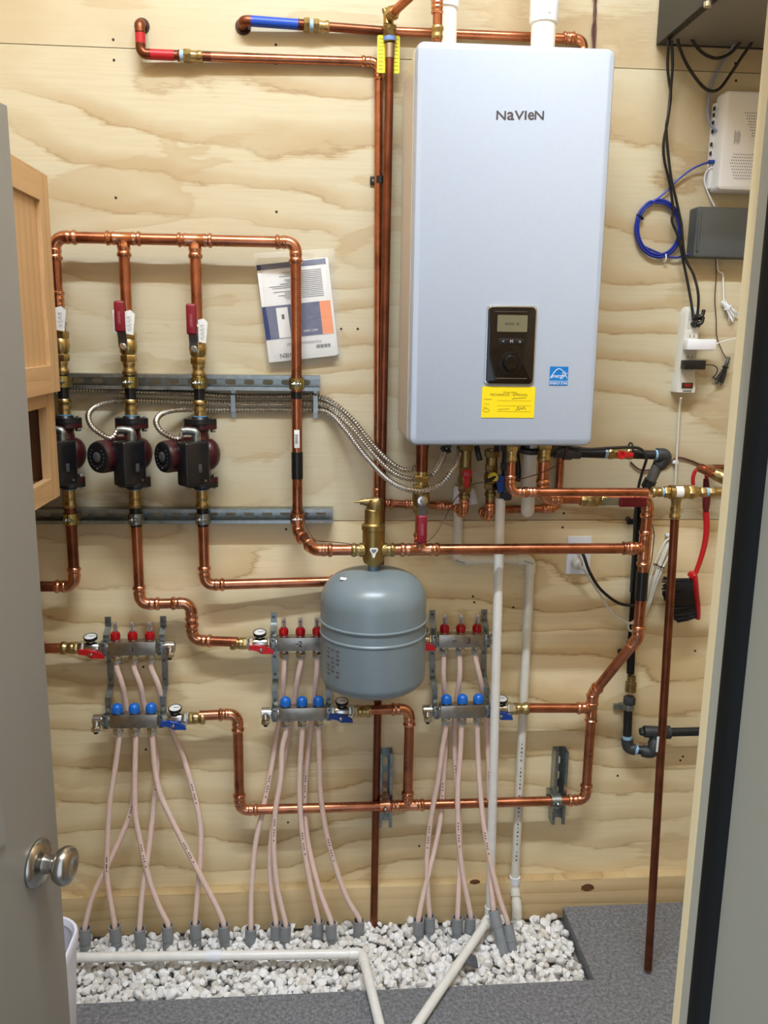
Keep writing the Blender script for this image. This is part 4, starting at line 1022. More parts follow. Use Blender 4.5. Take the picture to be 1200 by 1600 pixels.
f0_ = P(782, 778, .15); f1 = P(765, 1436, .10); f2 = G(652, 1602, .0145); f3 = f2 + (f2 - Vector((f1.x, f1.y, .0145))).normalized() * .5
f1.z = max(f1.z, .02); f3.z = .0145
pvc_run(dp_, [f0_, f1, f2 + (f3 - f2) * .9], RP, PVC)
# white pipe lying over the gravel
fl0, fl1, fl2 = G(40, 1497, .022), G(566, 1490, .022), G(594, 1606, .0150)
fp = T('floor_pipe', 'white plastic pipe lying across the gravel and turning out over the floor', 'pipe', (fl1.x, fl1.y, .0)); fl2b = fl2 + (fl2 - fl1).normalized() * .4; fl2b.z = .0145
pvc_run(fp, [fl0, fl1, fl2, fl2b][:2] + [fl2b], RP, PVC)
cc = G(322, 1496, .022); dd_ = (fl1 - fl0).normalized(); tt = (cc - fl0).dot(dd_); cc = fl0 + dd_ * tt
MB().cyl(cc, cc + dd_ * .042, .0160, n=22).build('coupling', WHITE, fp)
# ================================================================== supply riser and return line
rise_x = P(1007, 860, PD).x
sup = T('supply_riser', 'tall copper riser with a black taped stretch bending back to the manifolds', 'pipe', (rise_x, -PD, P(1003, 985, PD).z))
g0 = P(846, 720, .18); g0.z = b0 - .004; gz = P(930, 779, PD).z
ga = Vector((g0.x, -PD, gz)); gb = Vector((rise_x, -PD, gz))
MD = .0625
k1 = P(1001, 997, PD); k1.x = rise_x; k2 = P(926, 1084, MD); rx = k2.x
mz = P(640, 1258, MD).z
k3 = Vector((rx, -MD, mz)); lx2 = P(373, 1200, MD).x; mz2 = P(350, 1116, MD).z
run(sup, [Vector((g0.x, -PD, b0 - .03)), ga, gb, k1, k2, Vector((rx, -MD, P(926, 1180, MD).z))], R1, bend=1.7)
m_ = MB(); brass_socket(m_, Vector((g0.x, -PD, b0 - .055)), Z, .034, R1); m_.hexa(Vector((g0.x, -PD, b0 - .022)), Vector((g0.x, -PD, b0 - .006)), .019); m_.build('adapter', BRASS, sup)
tee(sup, Vector((rise_x, -PD, sep.z)), Z, -X, R1, L=.05)
MB().cyl((rise_x, -PD, P(1003, 893, PD).z), (rise_x, -PD, P(1003, 937, PD).z), R1 * 1.13).build('black_tape', BLACKTAPE, sup)
gv = Vector((P(927, 773, PD).x, -PD, gz))
sv = T('supply_ball_valve', 'brass ball valve with a red grip lying along the copper pipe right of the boiler', 'valve', gv)
m_ = MB().hexa(gv - X * .036, gv - X * .018, .0215); m_.lathe(gv, X, [(-.02, .018), (-.008, .0225), (.008, .0225), (.02, .018)], 22); m_.hexa(gv + X * .018, gv + X * .034, .0205); m_.build('body', BRASS, sv)
hh = MB().box(gv - Y * .028 + X * .042 - Z * .003, (.05, .003, .02)).build('handle', ZINC, sv)
MB().box(gv - Y * .030 + X * .098 - Z * .004, (.075, .012, .0265), bev=.0055, seg=3).build('grip', REDH, hh)
ret = T('return_pipe', 'long low copper pipe with two upright legs joining the three manifolds', 'pipe', (lx2, -MD, mz))
rv1 = P(312, 1116, MD)
run(ret, [Vector((rv1.x, -.068, mz2)), Vector((lx2, -MD, mz2)), Vector((lx2, -MD, mz)), k3, Vector((rx, -MD, P(926, 1178, MD).z))], R1, bend=1.8)
tee(ret, Vector((rx, -MD, P(925, 1106, MD).z)), Z, -X, R1, L=.045)
jx = P(638, 1200, MD).x; jz = P(600, 1108, MD).z
run(ret, [Vector((P(560, 1108, MD).x, -.068, jz)), Vector((jx, -MD, jz)), Vector((jx, -MD, mz + .035))], R1, bend=1.8)
tee(ret, Vector((jx, -MD, mz)), X, Z, R1, L=.05)
r3 = P(820, 1106, .068)
MB().cyl(r3, Vector((rx - .03, -MD, P(925, 1106, MD).z)), R1).build('pipe', COPPER, ret)
for px, lab in ((601, 'copper-faced clamp on the short strut under the grey tank'), (868, 'galvanized clamp on the short strut near the low copper bend')):
    clamp(lab, P(px, 1255, MD).x, mz, MD, COPPER_FIT if px < 700 else ZINC, True)

# ================================================================== relief line right of the boiler
RDp = .262
rel = T('relief_line', 'thin copper line looping from the boiler bottom to the brass tee valve', 'pipe', P(803, 770, RDp))
ra_ = P(799, 720, RDp); rb2 = P(803, 769, RDp); rb2.x = ra_.x; rc = P(1012, 765, RDp); rc.z = rb2.z
ra_.z = b0 - .035
run(rel, [ra_, rb2, rc], R34, COPPER, COPPER_FIT)
m_ = MB(); brass_socket(m_, ra_ - Z * .012, Z, .03, R34); m_.hexa(ra_ + Z * .014, ra_ + Z * .03, .0155); m_.build('adapter', BRASS, rel)
coupling(rel, Vector((P(822, 767, RDp).x, -RDp, rb2.z)), X, .034, R34)
tv = T('tee_valve', 'brass tee valve with a white sticker right of the copper riser', 'valve', Vector((P(1058, 765, RDp).x, -RDp, rb2.z)))
o = Vector((P(1058, 765, RDp).x, -RDp, rb2.z)); s_ = .00149
m_ = MB(); brass_socket(m_, o - X * .068, X, .026, R34); m_.cyl(o - X * .046, o + X * .11, .010); m_.hexa(o - X * .036, o - X * .022, .016)
m_.lathe(o - X * .024, X, [(0, .013), (.004, .0185), (.05, .0185), (.054, .0165)], 24); m_.hexa(o + X * .028, o + X * .044, .0195); m_.lathe(o + X * .042, X, [(0, .016), (.014, .014), (.018, .011)], 20); m_.hexa(o + X * .062, o + X * .076, .014); m_.hexa(o + X * .086, o + X * .102, .013)
m_.lathe(o, -Z, [(0, .0135), (.024, .0135), (.026, .012), (.04, .012)], 20); m_.build('body', BRASS, tv)
MB().cyl(o + X * .0765, o + X * .085, .0118).build('sealant', PALEBLUE, tv); MB().cyl(o - X * .046, o - X * .037, .0125).build('sealant', PALEBLUE, tv)
tk = MB(); tk.rings([[o + X * a - Y * .0189 * math.cos(q) + Z * .0189 * math.sin(q) for q in [-.6 + 1.7 * i / 10 for i in range(11)]] + [o + X * a - Y * .0186 * math.cos(q) + Z * .0186 * math.sin(q) for q in [-.6 + 1.7 * i / 10 for i in range(10, -1, -1)]] for a in (-.008, .012)]); tk.build('sticker', PAPER, tv)
dl = T('relief_drop_pipe', 'long thin copper pipe dropping from the brass tee valve to the floor', 'pipe', P(1012, 1520, .335))
d0 = o - Z * .035; d1_ = P(1012, 1519, .335); d1_.z = .012
MB().cyl(d0 - Z * .02, d1_, R34).build('pipe', COPPER_OLD, dl); m_ = MB(); brass_socket(m_, d0 - Z * .036, Z, .03, R34); m_.build('adapter', BRASS, dl)
MB().box(P(1028, 1163, .29 + .012) , (.008, .0008, .045)).build('pipe_label', PAPER, dl)
cont = MB().cyl(o + X * .10, o + X * .2, .0105); solo('nipple_pipe', cont, BRASS, 'short brass nipple leaving the brass tee valve behind the door jamb', 'pipe')
# hose valve near the jamb
hv = P(1122, 745, .10); t = T('hose_valve', 'brass hose valve beside the door jamb over the red brush', 'valve', hv)
m_ = MB().lathe(hv - X * .012 + Z * .01, Vector((1, -.5, -.45)), [(-.004, .010), (.0, .0165), (.012, .0185), (.02, .0175), (.022, .0185), (.034, .0185), (.036, .0165), (.05, .016)], 22); m_.build('body', BRASS, t)
w0, w1_ = P(1091, 731, .10), P(1117, 743, .10)
MB().cyl(w0, w1_, .0105).build('stub', COPPER, t)
w2_ = P(1108, 731, .05); MB().cyl(w2_, w2_ + X * .14, .0095).build('pipe', COPPER_OLD, t); MB().tube([w2_, w2_ - Y * .02, w0 - Y * .0 + X * .012], .0105, 14).build('elbow', COPPER_FIT, t)
MB().cyl(P(1112, 731, .05), P(1112, 731, .0), .008).build('support', BRASS_OLD, t)

# ================================================================== gas line
GD = .12
gl = T('gas_pipe', 'black iron gas pipe from the boiler turning down along the wall', 'pipe', P(1035, 712, GD))
gy = lambda px, py=709: P(px, py, GD)
a0, a1 = P(862, 706, GD), P(1030, 711, GD); gdir = (a1 - a0).normalized()
def ga_(px): return a0 + gdir * ((P(px, 709, GD) - a0).dot(gdir))
MB().cyl(ga_(858), ga_(948), .0135).build('pipe', IRON, gl); MB().cyl(ga_(985), ga_(1024), .0125).build('pipe', IRON, gl)
m_ = MB()
for p_, q_, r in ((866, 884, .017), (888, 906, .0175), (880, 892, .021)): m_.cyl(ga_(p_), ga_(q_), r)
m_.build('union', IRONFIT, gl); m_ = MB(); m_.tube([P(858, 700, GD), P(872, 694, GD), P(884, 690, GD)], .016, 14); m_.build('elbow', IRON, gl)
for q_ in (944, 1023): MB().cyl(ga_(q_), ga_(q_ + 4), .0142).build('sealant', PALEBLUE, gl)
e_c = ga_(1036); low = P(1016, 752, .10)
dn_ = (low - e_c).normalized()
m_ = MB(); m_.tube([ga_(1026), ga_(1029), ga_(1033)] + spline([ga_(1036), ga_(1040) + dn_ * .006, e_c + dn_ * .022 + gdir * .006, e_c + dn_ * .034], 4), [.019, .0195, .0195] + [.0195] * 11 + [.019, .0185], 20); m_.build('elbow', IRONFIT, gl)
MB().tube([e_c + dn_ * .03, low], [.0155, .0145], 18).build('nipple', mat('grey_nipple', (104, 104, 98), .5, .3), gl)
gvv = T('gas_valve', 'small brass gas valve with a red handle on the black iron pipe', 'valve', ga_(967))
m_ = MB().hexa(ga_(950), ga_(957), .0165); m_.cyl(ga_(948), ga_(986), .0135); m_.hexa(ga_(979), ga_(987), .0165); m_.build('body', BRASS, gvv)
gc = ga_(967) - Y * .0135
hq = MB().lathe(gc - Y * .004, -Y, [(0, .012), (.006, .012), (.0065, .008), (.004, .006)], 22); hq.box(gc - Y * .006 + X * .018, (.032, .004, .013), bev=.0015); hq.build('handle', RED, gvv)
fx = T('gas_hose', 'black ribbed gas hose dropping behind the copper riser', 'hose', P(985, 1055, .03))
pts = spline([low, P(1004, 775, .085), P(997, 800, .045), P(995, 850, .026), P(992, 920, .024), P(988, 985, .024), P(985, 1052, .026)], 8)
MB().tube(pts, .0115, 14).build('hose', RUBBER, fx); MB().cyl(low + dn_ * -.004, low + (pts[2] - pts[0]).normalized() * .02, .0175).build('nut', IRON, fx)
g2 = T('gas_drop', 'black iron pipe elbows low on the wall behind the thin copper pipe', 'pipe', P(985, 1165, .03))
gp = lambda px, py, d=.03: P(px, py, d)
m_ = MB(); x0 = gp(983, 1060); m_.lathe(gp(985, 1080), Z, [(0, .0165), (.028, .0165), (.03, .013), (.05, .0125)], 20); m_.build('adapter', BRASS_OLD, g2)
m_ = MB(); m_.lathe(gp(983, 1101), Z, [(0, .0165), (.004, .018), (.022, .018), (.026, .0165)], 6); m_.build('nut', IRONFIT, g2)
MB().cyl(gp(982, 1098), gp(980, 1150), .0133).build('pipe', IRON, g2)
MB().cyl(gp(980, 1149), gp(980, 1154), .0145).build('sealant', PALEBLUE, g2); MB().cyl(gp(993, 1171, .04), gp(997, 1172.5, .043), .0148).build('sealant', PALEBLUE, g2)
m_ = MB(); m_.tube([gp(980, 1155), gp(980, 1158)] + spline([gp(980, 1160), gp(982, 1167, .032), gp(987, 1170, .037), gp(992, 1171, .04)], 4), .0178, 18); m_.build('elbow', IRONFIT, g2)
MB().cyl(gp(994, 1171, .04), gp(1006, 1173, .05), .0133).build('nipple', IRON, g2)
m_ = MB(); m_.tube([gp(1003, 1173, .05), gp(1008, 1174, .053)] + spline([gp(1012, 1175, .057), gp(1019, 1174, .062), gp(1022, 1166, .06), gp(1022, 1158, .052)], 4), .0182, 18); m_.build('elbow', IRONFIT, g2)
m_ = MB(); ta_ = gp(1006, 1143, .05); tb2 = gp(1046, 1144, .05); m_.tube([ta_, ta_ + X * .003, tb2 - X * .012, tb2 - X * .011, tb2], [.0165, .0178, .0178, .0205, .0205], 20); m_.cyl(gp(1024, 1144, .05), gp(1022, 1164, .052), .0165); m_.hexa(ta_ - X * .012, ta_ - X * .002, .012); m_.build('tee', IRONFIT, g2)
MB().cyl(tb2 - X * .004, tb2 + X * .28, .0133).build('pipe', IRON, g2)
cl_ = T('pipe_clip', 'galvanized clip holding the black iron pipe low on the wall', 'clip', gp(982, 1104, .0))
m_ = MB().lathe(gp(982, 1108, .03), Z, [(0, .0155), (0, .0168), (.017, .0168), (.017, .0155)], 22); m_.box(gp(966, 1103, .006), (.03, .012, .015), bev=.001); m_.box(gp(973, 1103, .015), (.018, .02, .015)); m_.build('band', ZINC, cl_)
sc2 = T('cable_clip', 'small dark clip on the wall left of the copper riser', 'clip', P(984, 815, 0)); m_ = MB().box(P(985, 815, .005), (.02, .01, .016), bev=.002); m_.tube([P(981, 811, .012) + Vector((math.cos(q), 0, math.sin(q))) * .006 for q in [i * PI / 6 for i in range(11)]], .002, 6); m_.build('clip', IRON, sc2)
sc3 = T('cable_clip', 'small dark clip on the wall beside the black gas hose', 'clip', P(968, 1018, 0)); m_ = MB().box(P(970, 1018, .006), (.018, .012, .014), bev=.002); m_.build('clip', IRON, sc3)
# ================================================================== thin control wires
def wire(name_, label, pts, r, m, cat='wire', n=8, closed=False):
    return solo(name_, MB().tube(spline(pts, 8, closed), r, n, closed=closed), m, label, cat)
wire('sensor_wire', 'thin dark wire from the black tape down to the air separator', [P(463, 748, .082), P(466, 770, .083), P(472, 800, .085), P(480, 825, .10), P(492, 843, .13), P(510, 846, .18), P(540, 849, .23), P(567, 855, .236)], .0011, WIRE)
wire('sensor_wire', 'thin dark wire from the air separator past the red grip to the boiler', [P(600, 855, .238), P(620, 850, .235), P(636, 851, .23), P(668, 846, .225), P(690, 820, .21), P(705, 790, .18), P(720, 770, .19), P(745, 755, .19), P(790, 752, .24), P(815, 748, .24), P(850, 737, .24), P(880, 720, .20), P(888, 700, .16)], .0012, WIRE)
wire('control_cable', 'black cable tied along the black iron gas pipe', [P(888, 698, .14), P(920, 702, .145), P(955, 700, .145), P(990, 699, .142), P(1004, 704, .142), P(1010, 716, .145), P(1003, 740, .125), P(997, 765, .105), P(993, 800, .070), P(990, 860, .046), P(986, 925, .042)], .0042, BLACK, 'cable')
wire('thermostat_wire', 'brown wire along the wall leading behind the door jamb', [P(985, 722, .006), P(1004, 735, .006), P(1040, 728, .006), P(1052, 718, .006), P(1062, 715, .006), P(1080, 720, .005), P(1100, 727, .005), P(1140, 729, .005), P(1180, 730, .005)], .0026, WIRE)
wire('sensor_wire', 'thin dark wire hanging right of the copper riser', [P(1019, 820, .19), P(1022, 835, .19), P(1021, 850, .19), P(1018, 875, .19), P(1012, 898, .198)], .0014, WIRE)
m_ = MB().tube([P(990, 700, .142) + Vector((0, math.cos(q), math.sin(q))) * .0175 + Y * .022 + Z * -.006 for q in [i * PI / 8 for i in range(16)]], .0025, 6, closed=True); solo('zip_tie', m_, BLACK, 'black tie round the iron gas pipe', 'tie')

# ================================================================== manifolds
SDM, RDM = .052, .068
def manifold(o, od, dxr, dzr, number, label):
    """o: middle of the supply bar; the return bar sits dzr lower and nearer the room"""
    o = Vector(o); t = T('radiant_manifold', label, 'manifold', o + Z * dzr)
    W = .134; hb = .041; dpb = .034
    r = o + Vector((dxr, -(RDM - SDM), dzr))
    sp = (-.0475, 0, .0475)
    for c, red in ((o, 1), (r, 0)):
        m_ = MB().box(c, (W, dpb, hb), bev=.004, seg=2); m_.cyl(c - X * (W / 2 + .014), c + X * (W / 2 + .014), .0145); m_.build('bar', STEEL, t)
        for q in sp:
            b = c + X * q
            MB().lathe(b + Z * hb / 2, Z, [(-.002, .011), (.004, .011)], 16).build('valve_seat', CHROME, t); m_ = MB(); m_.hexa(b - Z * (hb / 2 + .022), b - Z * (hb / 2 + .006), .0150); m_.lathe(b - Z * hb / 2, -Z, [(-.002, .012), (.008, .012)], 18); m_.lathe(b - Z * (hb / 2 + .021), -Z, [(0, .0125), (.004, .011), (.005, .009)], 18); m_.build('compression_nut', CHROME, t)
            z = b + Z * (hb / 2 + .002)
            if red:
                m_ = MB().lathe(z, Z, [(0, .0115), (.003, .0135), (.014, .014), (.020, .0125), (.021, .009), (.025, .008)], 22); mt = m_.build('flow_meter', REDCLEAR, t)
                MB().lathe(z + Z * .0235, Z, [(0, .0072), (.026, .0068), (.028, .005), (.028, .0035)], 18).build('gauge_tube', CLEAR, mt)
                MB().lathe(z + Z * .0235, Z, [(0, .0022), (.014, .0022), (.015, .005), (.017, .005), (.018, .0022), (.024, .0022)], 10).build('indicator', INK, mt)
            else:
                MB().lathe(z, Z, [(0, .0125), (.002, .0155), (.013, .0155), (.018, .0145), (.023, .011), (.026, .006), (.0268, 0.0)], 24).build('cap', BLUECAP, t)
    # brackets: strips on the wall stepping out at each bar
    for q in (-1, 1):
        bx = q * (W / 2 + .0105)
        prof = [(.074, .0015), (.044, .0015), (.030, SDM - .020), (-.030, SDM - .020), (-.034, .0015), (dzr * .62, .0015), (dzr * .72, RDM - .022), (dzr - .03, RDM - .022)]
        prof2 = [(z, d + .0022) for z, d in prof]
        m_ = MB().rings([[Vector((o.x + bx + (dxr * min(1, max(0, z / dzr))) + s, -d, o.z + z)) for z, d in prof + prof2[::-1]] for s in (-.0085, .0085)])
        m_.build('bracket', ZINC, t)
        for c in (o, r):
            cc_ = c + X * bx
            m_ = MB().tube([cc_ + Vector((0, math.cos(a) * .0175, math.sin(a) * .0175)) - X * .0075 for a in [2 * PI * i / 24 for i in range(24)]], .003, 6, closed=True)
            m_.box(cc_ - Y * .016, (.0165, .006, .040), bev=.0015); m_.build('bar_clamp', ZINC, t)
        DZ = mat('dark_zinc', (110, 112, 110), .4, .9)
        for z, d in ((.062, .004), (.024, SDM - .016), (-.06, .004), (dzr * .55, .004), (dzr + .032, RDM - .018)):
            for_ = o + X * (bx + dxr * min(1, max(0, z / dzr))) + Z * z; MB().lathe((for_.x, -d, for_.z), -Y, [(0, .0042), (.002, .0042), (.003, .002)], 10).build('bracket_screw', DZ, t)
        for c in (o, r):
            for s in (-.014, .014): MB().lathe(c + X * bx - Y * .019 + Z * s, -Y, [(0, .004), (.002, .0035), (.0022, .0)], 10).build('clamp_screw', DZ, t)
    # end drains
    for c, q in ((o, 1), (r, -1)):
        a = c + X * q * (W / 2 + .014)
        m_ = MB().tube([a, a + X * q * .010, a + X * q * .0101, a + X * q * .034, a + X * q * .036], [.0125, .0135, .0165, .0165, .013], 20)
        v = a + X * q * .023 - Y * .012
        m_.tube([v + Y * .008, v - Z * .004 - Y * .004, v - Z * .012 - Y * .008], [.011, .011, .0095], 14); m_.hexa(v - Z * .024 - Y * .010, v - Z * .011 - Y * .007, .0135); m_.build('end_valve', CHROME, t)
        k_ = MB().lathe(v - Z * .024 - Y * .010, -Z, [(0, .007), (.006, .006), (.007, .003)], 12); k_.build('drain_cap', BLACK, t)
    # ball valves with a thermometer
    for c, q, hm in ((o, -1, RED), (r, 1, BLUE)):
        a = c + X * q * (W / 2 + .014); d = X * q
        m_ = MB().hexa(a, a + d * .012, .019); m_.lathe(a + d * .010, d, [(0, .015), (.006, .0175), (.03, .0185), (.044, .0165)], 22); m_.hexa(a + d * .052, a + d * .068, .0205); m_.lathe(a + d * .040, d, [(0, .0155), (.016, .0155)], 18)
        g = a + d * .034
        m_.cyl(g + Z * .012, g + Z * .026, .009, n=14); bvv = m_.build('ball_valve', CHROME, t)
        tilt = Vector((0, -.20, .98)).normalized(); gc_ = g + Z * .034 - Y * .004
        MB().lathe(gc_ - tilt * .009, tilt, [(0, .010), (.002, .0185), (.010, .019), (.0105, .0165), (.009, .0165)], 28).build('thermometer', BLACK, bvv)
        f_ = MB().lathe(gc_ - tilt * .009, tilt, [(.0088, .0165), (.0095, .0163), (.0096, .0)], 28); tv_ = Vector((0, .98, .20)); f_.build('dial_face', PAPER, bvv)
        n_ = MB().box(gc_ + tilt * .0012 + X * .002 + tv_ * .001, (.013, .0016, .0006), Vector((.8, .0, 0)).normalized(), tv_)
        for i in range(7):
            an = PI * (i / 6) ; n_.box(gc_ + tilt * .0012 + (X * math.cos(an) + tv_ * math.sin(an)) * .0125, (.003, .001, .0005), X * math.cos(an) + tv_ * math.sin(an), tilt.cross(X * math.cos(an) + tv_ * math.sin(an)))
        n_.build('dial_marks', INK, bvv)
        h = a + d * .030 - Y * .0185 - Z * .010
        m_ = MB().prism([(-.034, .012), (-.014, .014), (.0, .010), (.012, .008), (.034, -.004), (.036, -.014), (.014, -.013), (.002, -.013), (-.012, -.004), (-.034, .0)], h, X, Z, -Y, 0, .008); m_.lathe(h, Y, [(-.003, .009), (.008, .008)], 14)
        hd = m_.build('handle', hm, bvv); MB().lathe(h - Y * .008, -Y, [(0, .0055), (.003, .005), (.004, .003)], 12).build('handle_screw', CHROME, hd)
        m_ = MB().cyl(a + d * .068, a + d * .072, .015); m_.build('sealant', PALEBLUE, bvv) if q > 0 or number != 1 else None
        m_ = MB(); m_.hexa(a + d * .070, a + d * .084, .0175); brass_socket(m_, a + d * .118, -d, .036, R1); m_.build('adapter', BRASS, bvv)
    if number:
        ns = MB()
        fz = o - Y * (dpb / 2 + .0006)
        if number == 1: ns.box(fz + X * .002, (.003, .0006, .014))
        else:
            ns.text(str(number), fz + X * (.0 if number == 2 else .022) + Z * .001, X, Z, .024, .0002, .012)
            ns.box(fz + X * (-.008 if number == 2 else -.020) + Z * .002, (.013, .0004, .002))
        ns.build('number_lettering', INK, t)
    return t, [o + X * q - Z * (hb / 2 + .024) for q in sp], [r + X * q - Z * (hb / 2 + .024) for q in sp]
outs = []
for number, (sx_, sy_), (rx_, ry_), lab in ((1, (208, 1011), (210.5, 1124), 'three-loop radiant manifold marked 1, beside the open door'),
                                          (2, (469.5, 1004), (472, 1113), 'three-loop radiant manifold marked 2, half covered by the grey tank'),
                                          (3, (719.5, 999), (722, 1109), 'three-loop radiant manifold marked 3, right of the grey tank')):
    so, ro = P(sx_, sy_, SDM), P(rx_, ry_, RDM)
    outs.append(manifold(so, 0, ro.x - so.x, ro.z - so.z, number, lab))
so1 = P(208, 1011, SDM)
cs = T('manifold_feed_pipe', 'short copper pipe feeding the manifold marked 1 from behind the door', 'pipe', so1 - X * .3)
MB().cyl(so1 - X * .185, so1 - X * .6, R1).build('pipe', COPPER, cs); coupling(cs, so1 - X * .27, X, .03, R1)

# ================================================================== floor loops
SLZ = -.03
def sleeve(px, py, lean, label, tz=.05):
    top = G(px, py, tz); base = top + Vector((lean[0], lean[1], 0)); base.z = -.05
    d = (top - base).normalized()
    m_ = MB()
    L = (top - base).length
    prof = [(0, .0150), (L - .048, .0150), (L - .046, .0168), (L, .0168), (L, .0142), (L - .04, .0138)]
    m_.lathe(base, d, prof, 22)
    solo('conduit_sleeve', m_, GREYPVC, label, 'sleeve', 'grey sleeves in the gravel')
    return top
where = {1: 'manifold marked 1', 2: 'manifold marked 2', 3: 'manifold marked 3'}
loops = [
    (1, 0, 0, [(191, 1070), (197, 1100), (207, 1150), (211, 1190), (206, 1260), (188, 1310), (168, 1352), (145, 1400)], (133, 1450)),
    (1, 1, 0, [(180, 1200), (171, 1260), (167, 1330), (167, 1370), (173, 1410)], (179, 1447)),
    (1, 0, 1, [(219, 1070), (225, 1100), (238, 1150), (245, 1190), (241, 1250), (232, 1330), (223, 1390)], (218, 1451)),
    (1, 1, 1, [(211, 1200), (211, 1265), (218, 1310), (232, 1370), (248, 1415)], (262, 1446)),
    (1, 0, 2, [(247, 1070), (254, 1100), (272, 1150), (287, 1185), (303, 1240), (313, 1290), (313, 1340), (309, 1390)], (305, 1442)),
    (1, 1, 2, [(242, 1200), (250, 1240), (268, 1280), (296, 1335), (322, 1385), (340, 1420)], (349, 1445)),
    (2, 0, 0, [(443, 1060), (441, 1100), (432, 1150), (424, 1200), (412, 1260), (399, 1320), (393, 1390)], (392, 1450)),
    (2, 0, 1, [(465, 1060), (460, 1100), (450, 1150), (440, 1210), (430, 1270), (422, 1330), (424, 1390)], (431, 1443)),
    (2, 1, 0, [(441, 1170), (438, 1220), (430, 1270), (428, 1330), (434, 1390)], (446, 1445)),
    (2, 1, 1, [(470, 1180), (468, 1230), (471, 1290), (479, 1350), (489, 1400)], (497, 1439)),
    (2, 0, 2, [(494, 1060), (490, 1100), (484, 1150), (479, 1200), (476, 1260), (482, 1320), (499, 1390)], (517, 1442)),
    (2, 1, 2, [(499, 1180), (501, 1240), (510, 1300), (526, 1360), (543, 1405)], (561, 1438)),
    (3, 0, 0, [(693, 1060), (696, 1100), (697, 1150), (693, 1210), (688, 1280), (676, 1340), (662, 1395)], (654, 1437)),
    (3, 1, 0, [(691, 1170), (684, 1220), (673, 1280), (667, 1340), (668, 1390)], (671, 1431)),
    (3, 0, 1, [(718, 1060), (713, 1100), (710, 1150), (713, 1220), (718, 1290), (718, 1350)], (715, 1433)),
    (3, 1, 1, [(719, 1180), (715, 1240), (717, 1310), (724, 1370)], (735, 1432)),
    (3, 0, 2, [(750, 1060), (757, 1100), (762, 1160), (764, 1230), (764, 1300), (766, 1370)], (771, 1422)),
    (3, 1, 2, [(747, 1180), (750, 1230), (756, 1290), (767, 1350), (781, 1405)], (793, 1444)),
]
place = {1: 'first', 2: 'second', 3: 'third'}
ordn = ('left', 'middle', 'right')
for man, low_, idx, pts, sl in loops:
    st = outs[man - 1][1 + low_][idx]
    lean = (random.uniform(-.004, .004), random.uniform(-.006, .004)) if sl[0] not in (793, 771) else ((.014, -.035) if sl[0] == 793 else (.030, -.06))
    where_ = f"under the {ordn[idx]} {'blue cap' if low_ else 'red flow meter'} of the {where[man]}"
    tz = .046 if man == 1 else .022 if sl[0] in (392, 561) else .075 if sl[0] == 771 else .036
    tp = sleeve(sl[0], sl[1], lean, 'grey sleeve around the tube from ' + where_.replace('under ', ''), tz)
    n = len(pts); p3 = [Vector(st) + Z * .006, Vector(st) - Z * .02]
    dS = .048 if not low_ else -st.y; dE = -tp.y
    z0, z1 = st.z, tp.z
    for px, py in pts:
        f_ = (py - pts[0][1]) / (sl[1] - pts[0][1])
        if not low_: d = max(.018, dS + (.018 - dS) * min(1, f_ * 8)) if f_ < .25 else .018 + (dE - .018) * ((f_ - .25) / .75)
        else: d = dS + (dE - dS) * f_
        if py > 1360: d = max(d, .062)
        p3.append(P(px, py, d))
    p3 += [tp + Z * .006, tp - Z * .03]
    mb = MB().tube(spline(p3, 7), .0079, 14)
    o_ = T('floor_loop_tube', 'pale heating tube from ' + where_.replace('under ', ''), 'tube', tp, 'pale floor heating tubes'); mb.build('tube', PEX, o_)
    pk = MB(); c0_ = spline(p3, 30)
    j0 = int(len(c0_) * .52)
    for i in range(9):
        if i % 4 == 3: continue
        a_, b_ = c0_[min(len(c0_) - 2, j0 + i * 2)], c0_[min(len(c0_) - 1, j0 + i * 2 + 1)]
        dd2 = (b_ - a_).normalized(); vw = (Vector((0, -D, H)) - a_).normalized(); fr = (vw - dd2 * vw.dot(dd2)).normalized()
        pk.box(a_ + fr * .0079, (.0032, .0042, .0006), dd2.cross(fr), dd2)
    pk.build('tube_print', mat('tube_ink', (70, 52, 50), .6), o_)
# loose grey lump under the white pipe
bm = bmesh.new(); random.seed(3)
for i in range(14): bm.verts.new(Vector((random.uniform(-1, 1) * .038, random.uniform(-1, 1) * .03, random.uniform(-1, 1) * .018)))
bmesh.ops.convex_hull(bm, input=bm.verts); bmesh.ops.delete(bm, geom=[v for v in bm.verts if not v.link_faces], context='VERTS'); bmesh.ops.bevel(bm, geom=list(bm.edges), offset=.002, segments=1, affect='EDGES'); bm.verts.index_update()
rc_ = G(731, 1500, .0); m_ = MB().add([rc_ + v.co for v in bm.verts], [[q.index for q in f.verts] for f in bm.faces]); bm.free()
solo('rock', m_, ROCK, 'dark grey rock on the white gravel under the slanting white pipe', 'rock')

# ================================================================== outlet, cords
ol = T('wall_outlet', 'white outlet plate on the plywood behind the long level copper pipe', 'outlet', P(904, 868, 0))
oc = P(904, 867.5, .003); MB().rrect(oc, X, Z, -Y, .072, .114, .004, .006, 4, .002).build('plate', WHITE, ol)
for zz in (.02, -.02):
    m_ = MB().rrect(oc + Z * zz - Y * .003, X, Z, -Y, .034, .029, .010, .002, 5); so_ = m_.build('socket', WHITE, ol)
    m_ = MB(); [m_.box(oc + Z * (zz + .003) + X * s * .0065 - Y * .0042, (.0022, .0006, .008)) for s in (-1, 1)]; m_.build('slot', INK, so_)
wp = T('cord_plug', 'round white plug in the lower socket of the outlet', 'plug', oc - Z * .02)
pp = P(901, 880, .012); MB().lathe(pp + Y * .003, -Y, [(0, .017), (.016, .016), (.022, .012), (.024, .006)], 22).build('plug_body', OFFWHITE, wp)
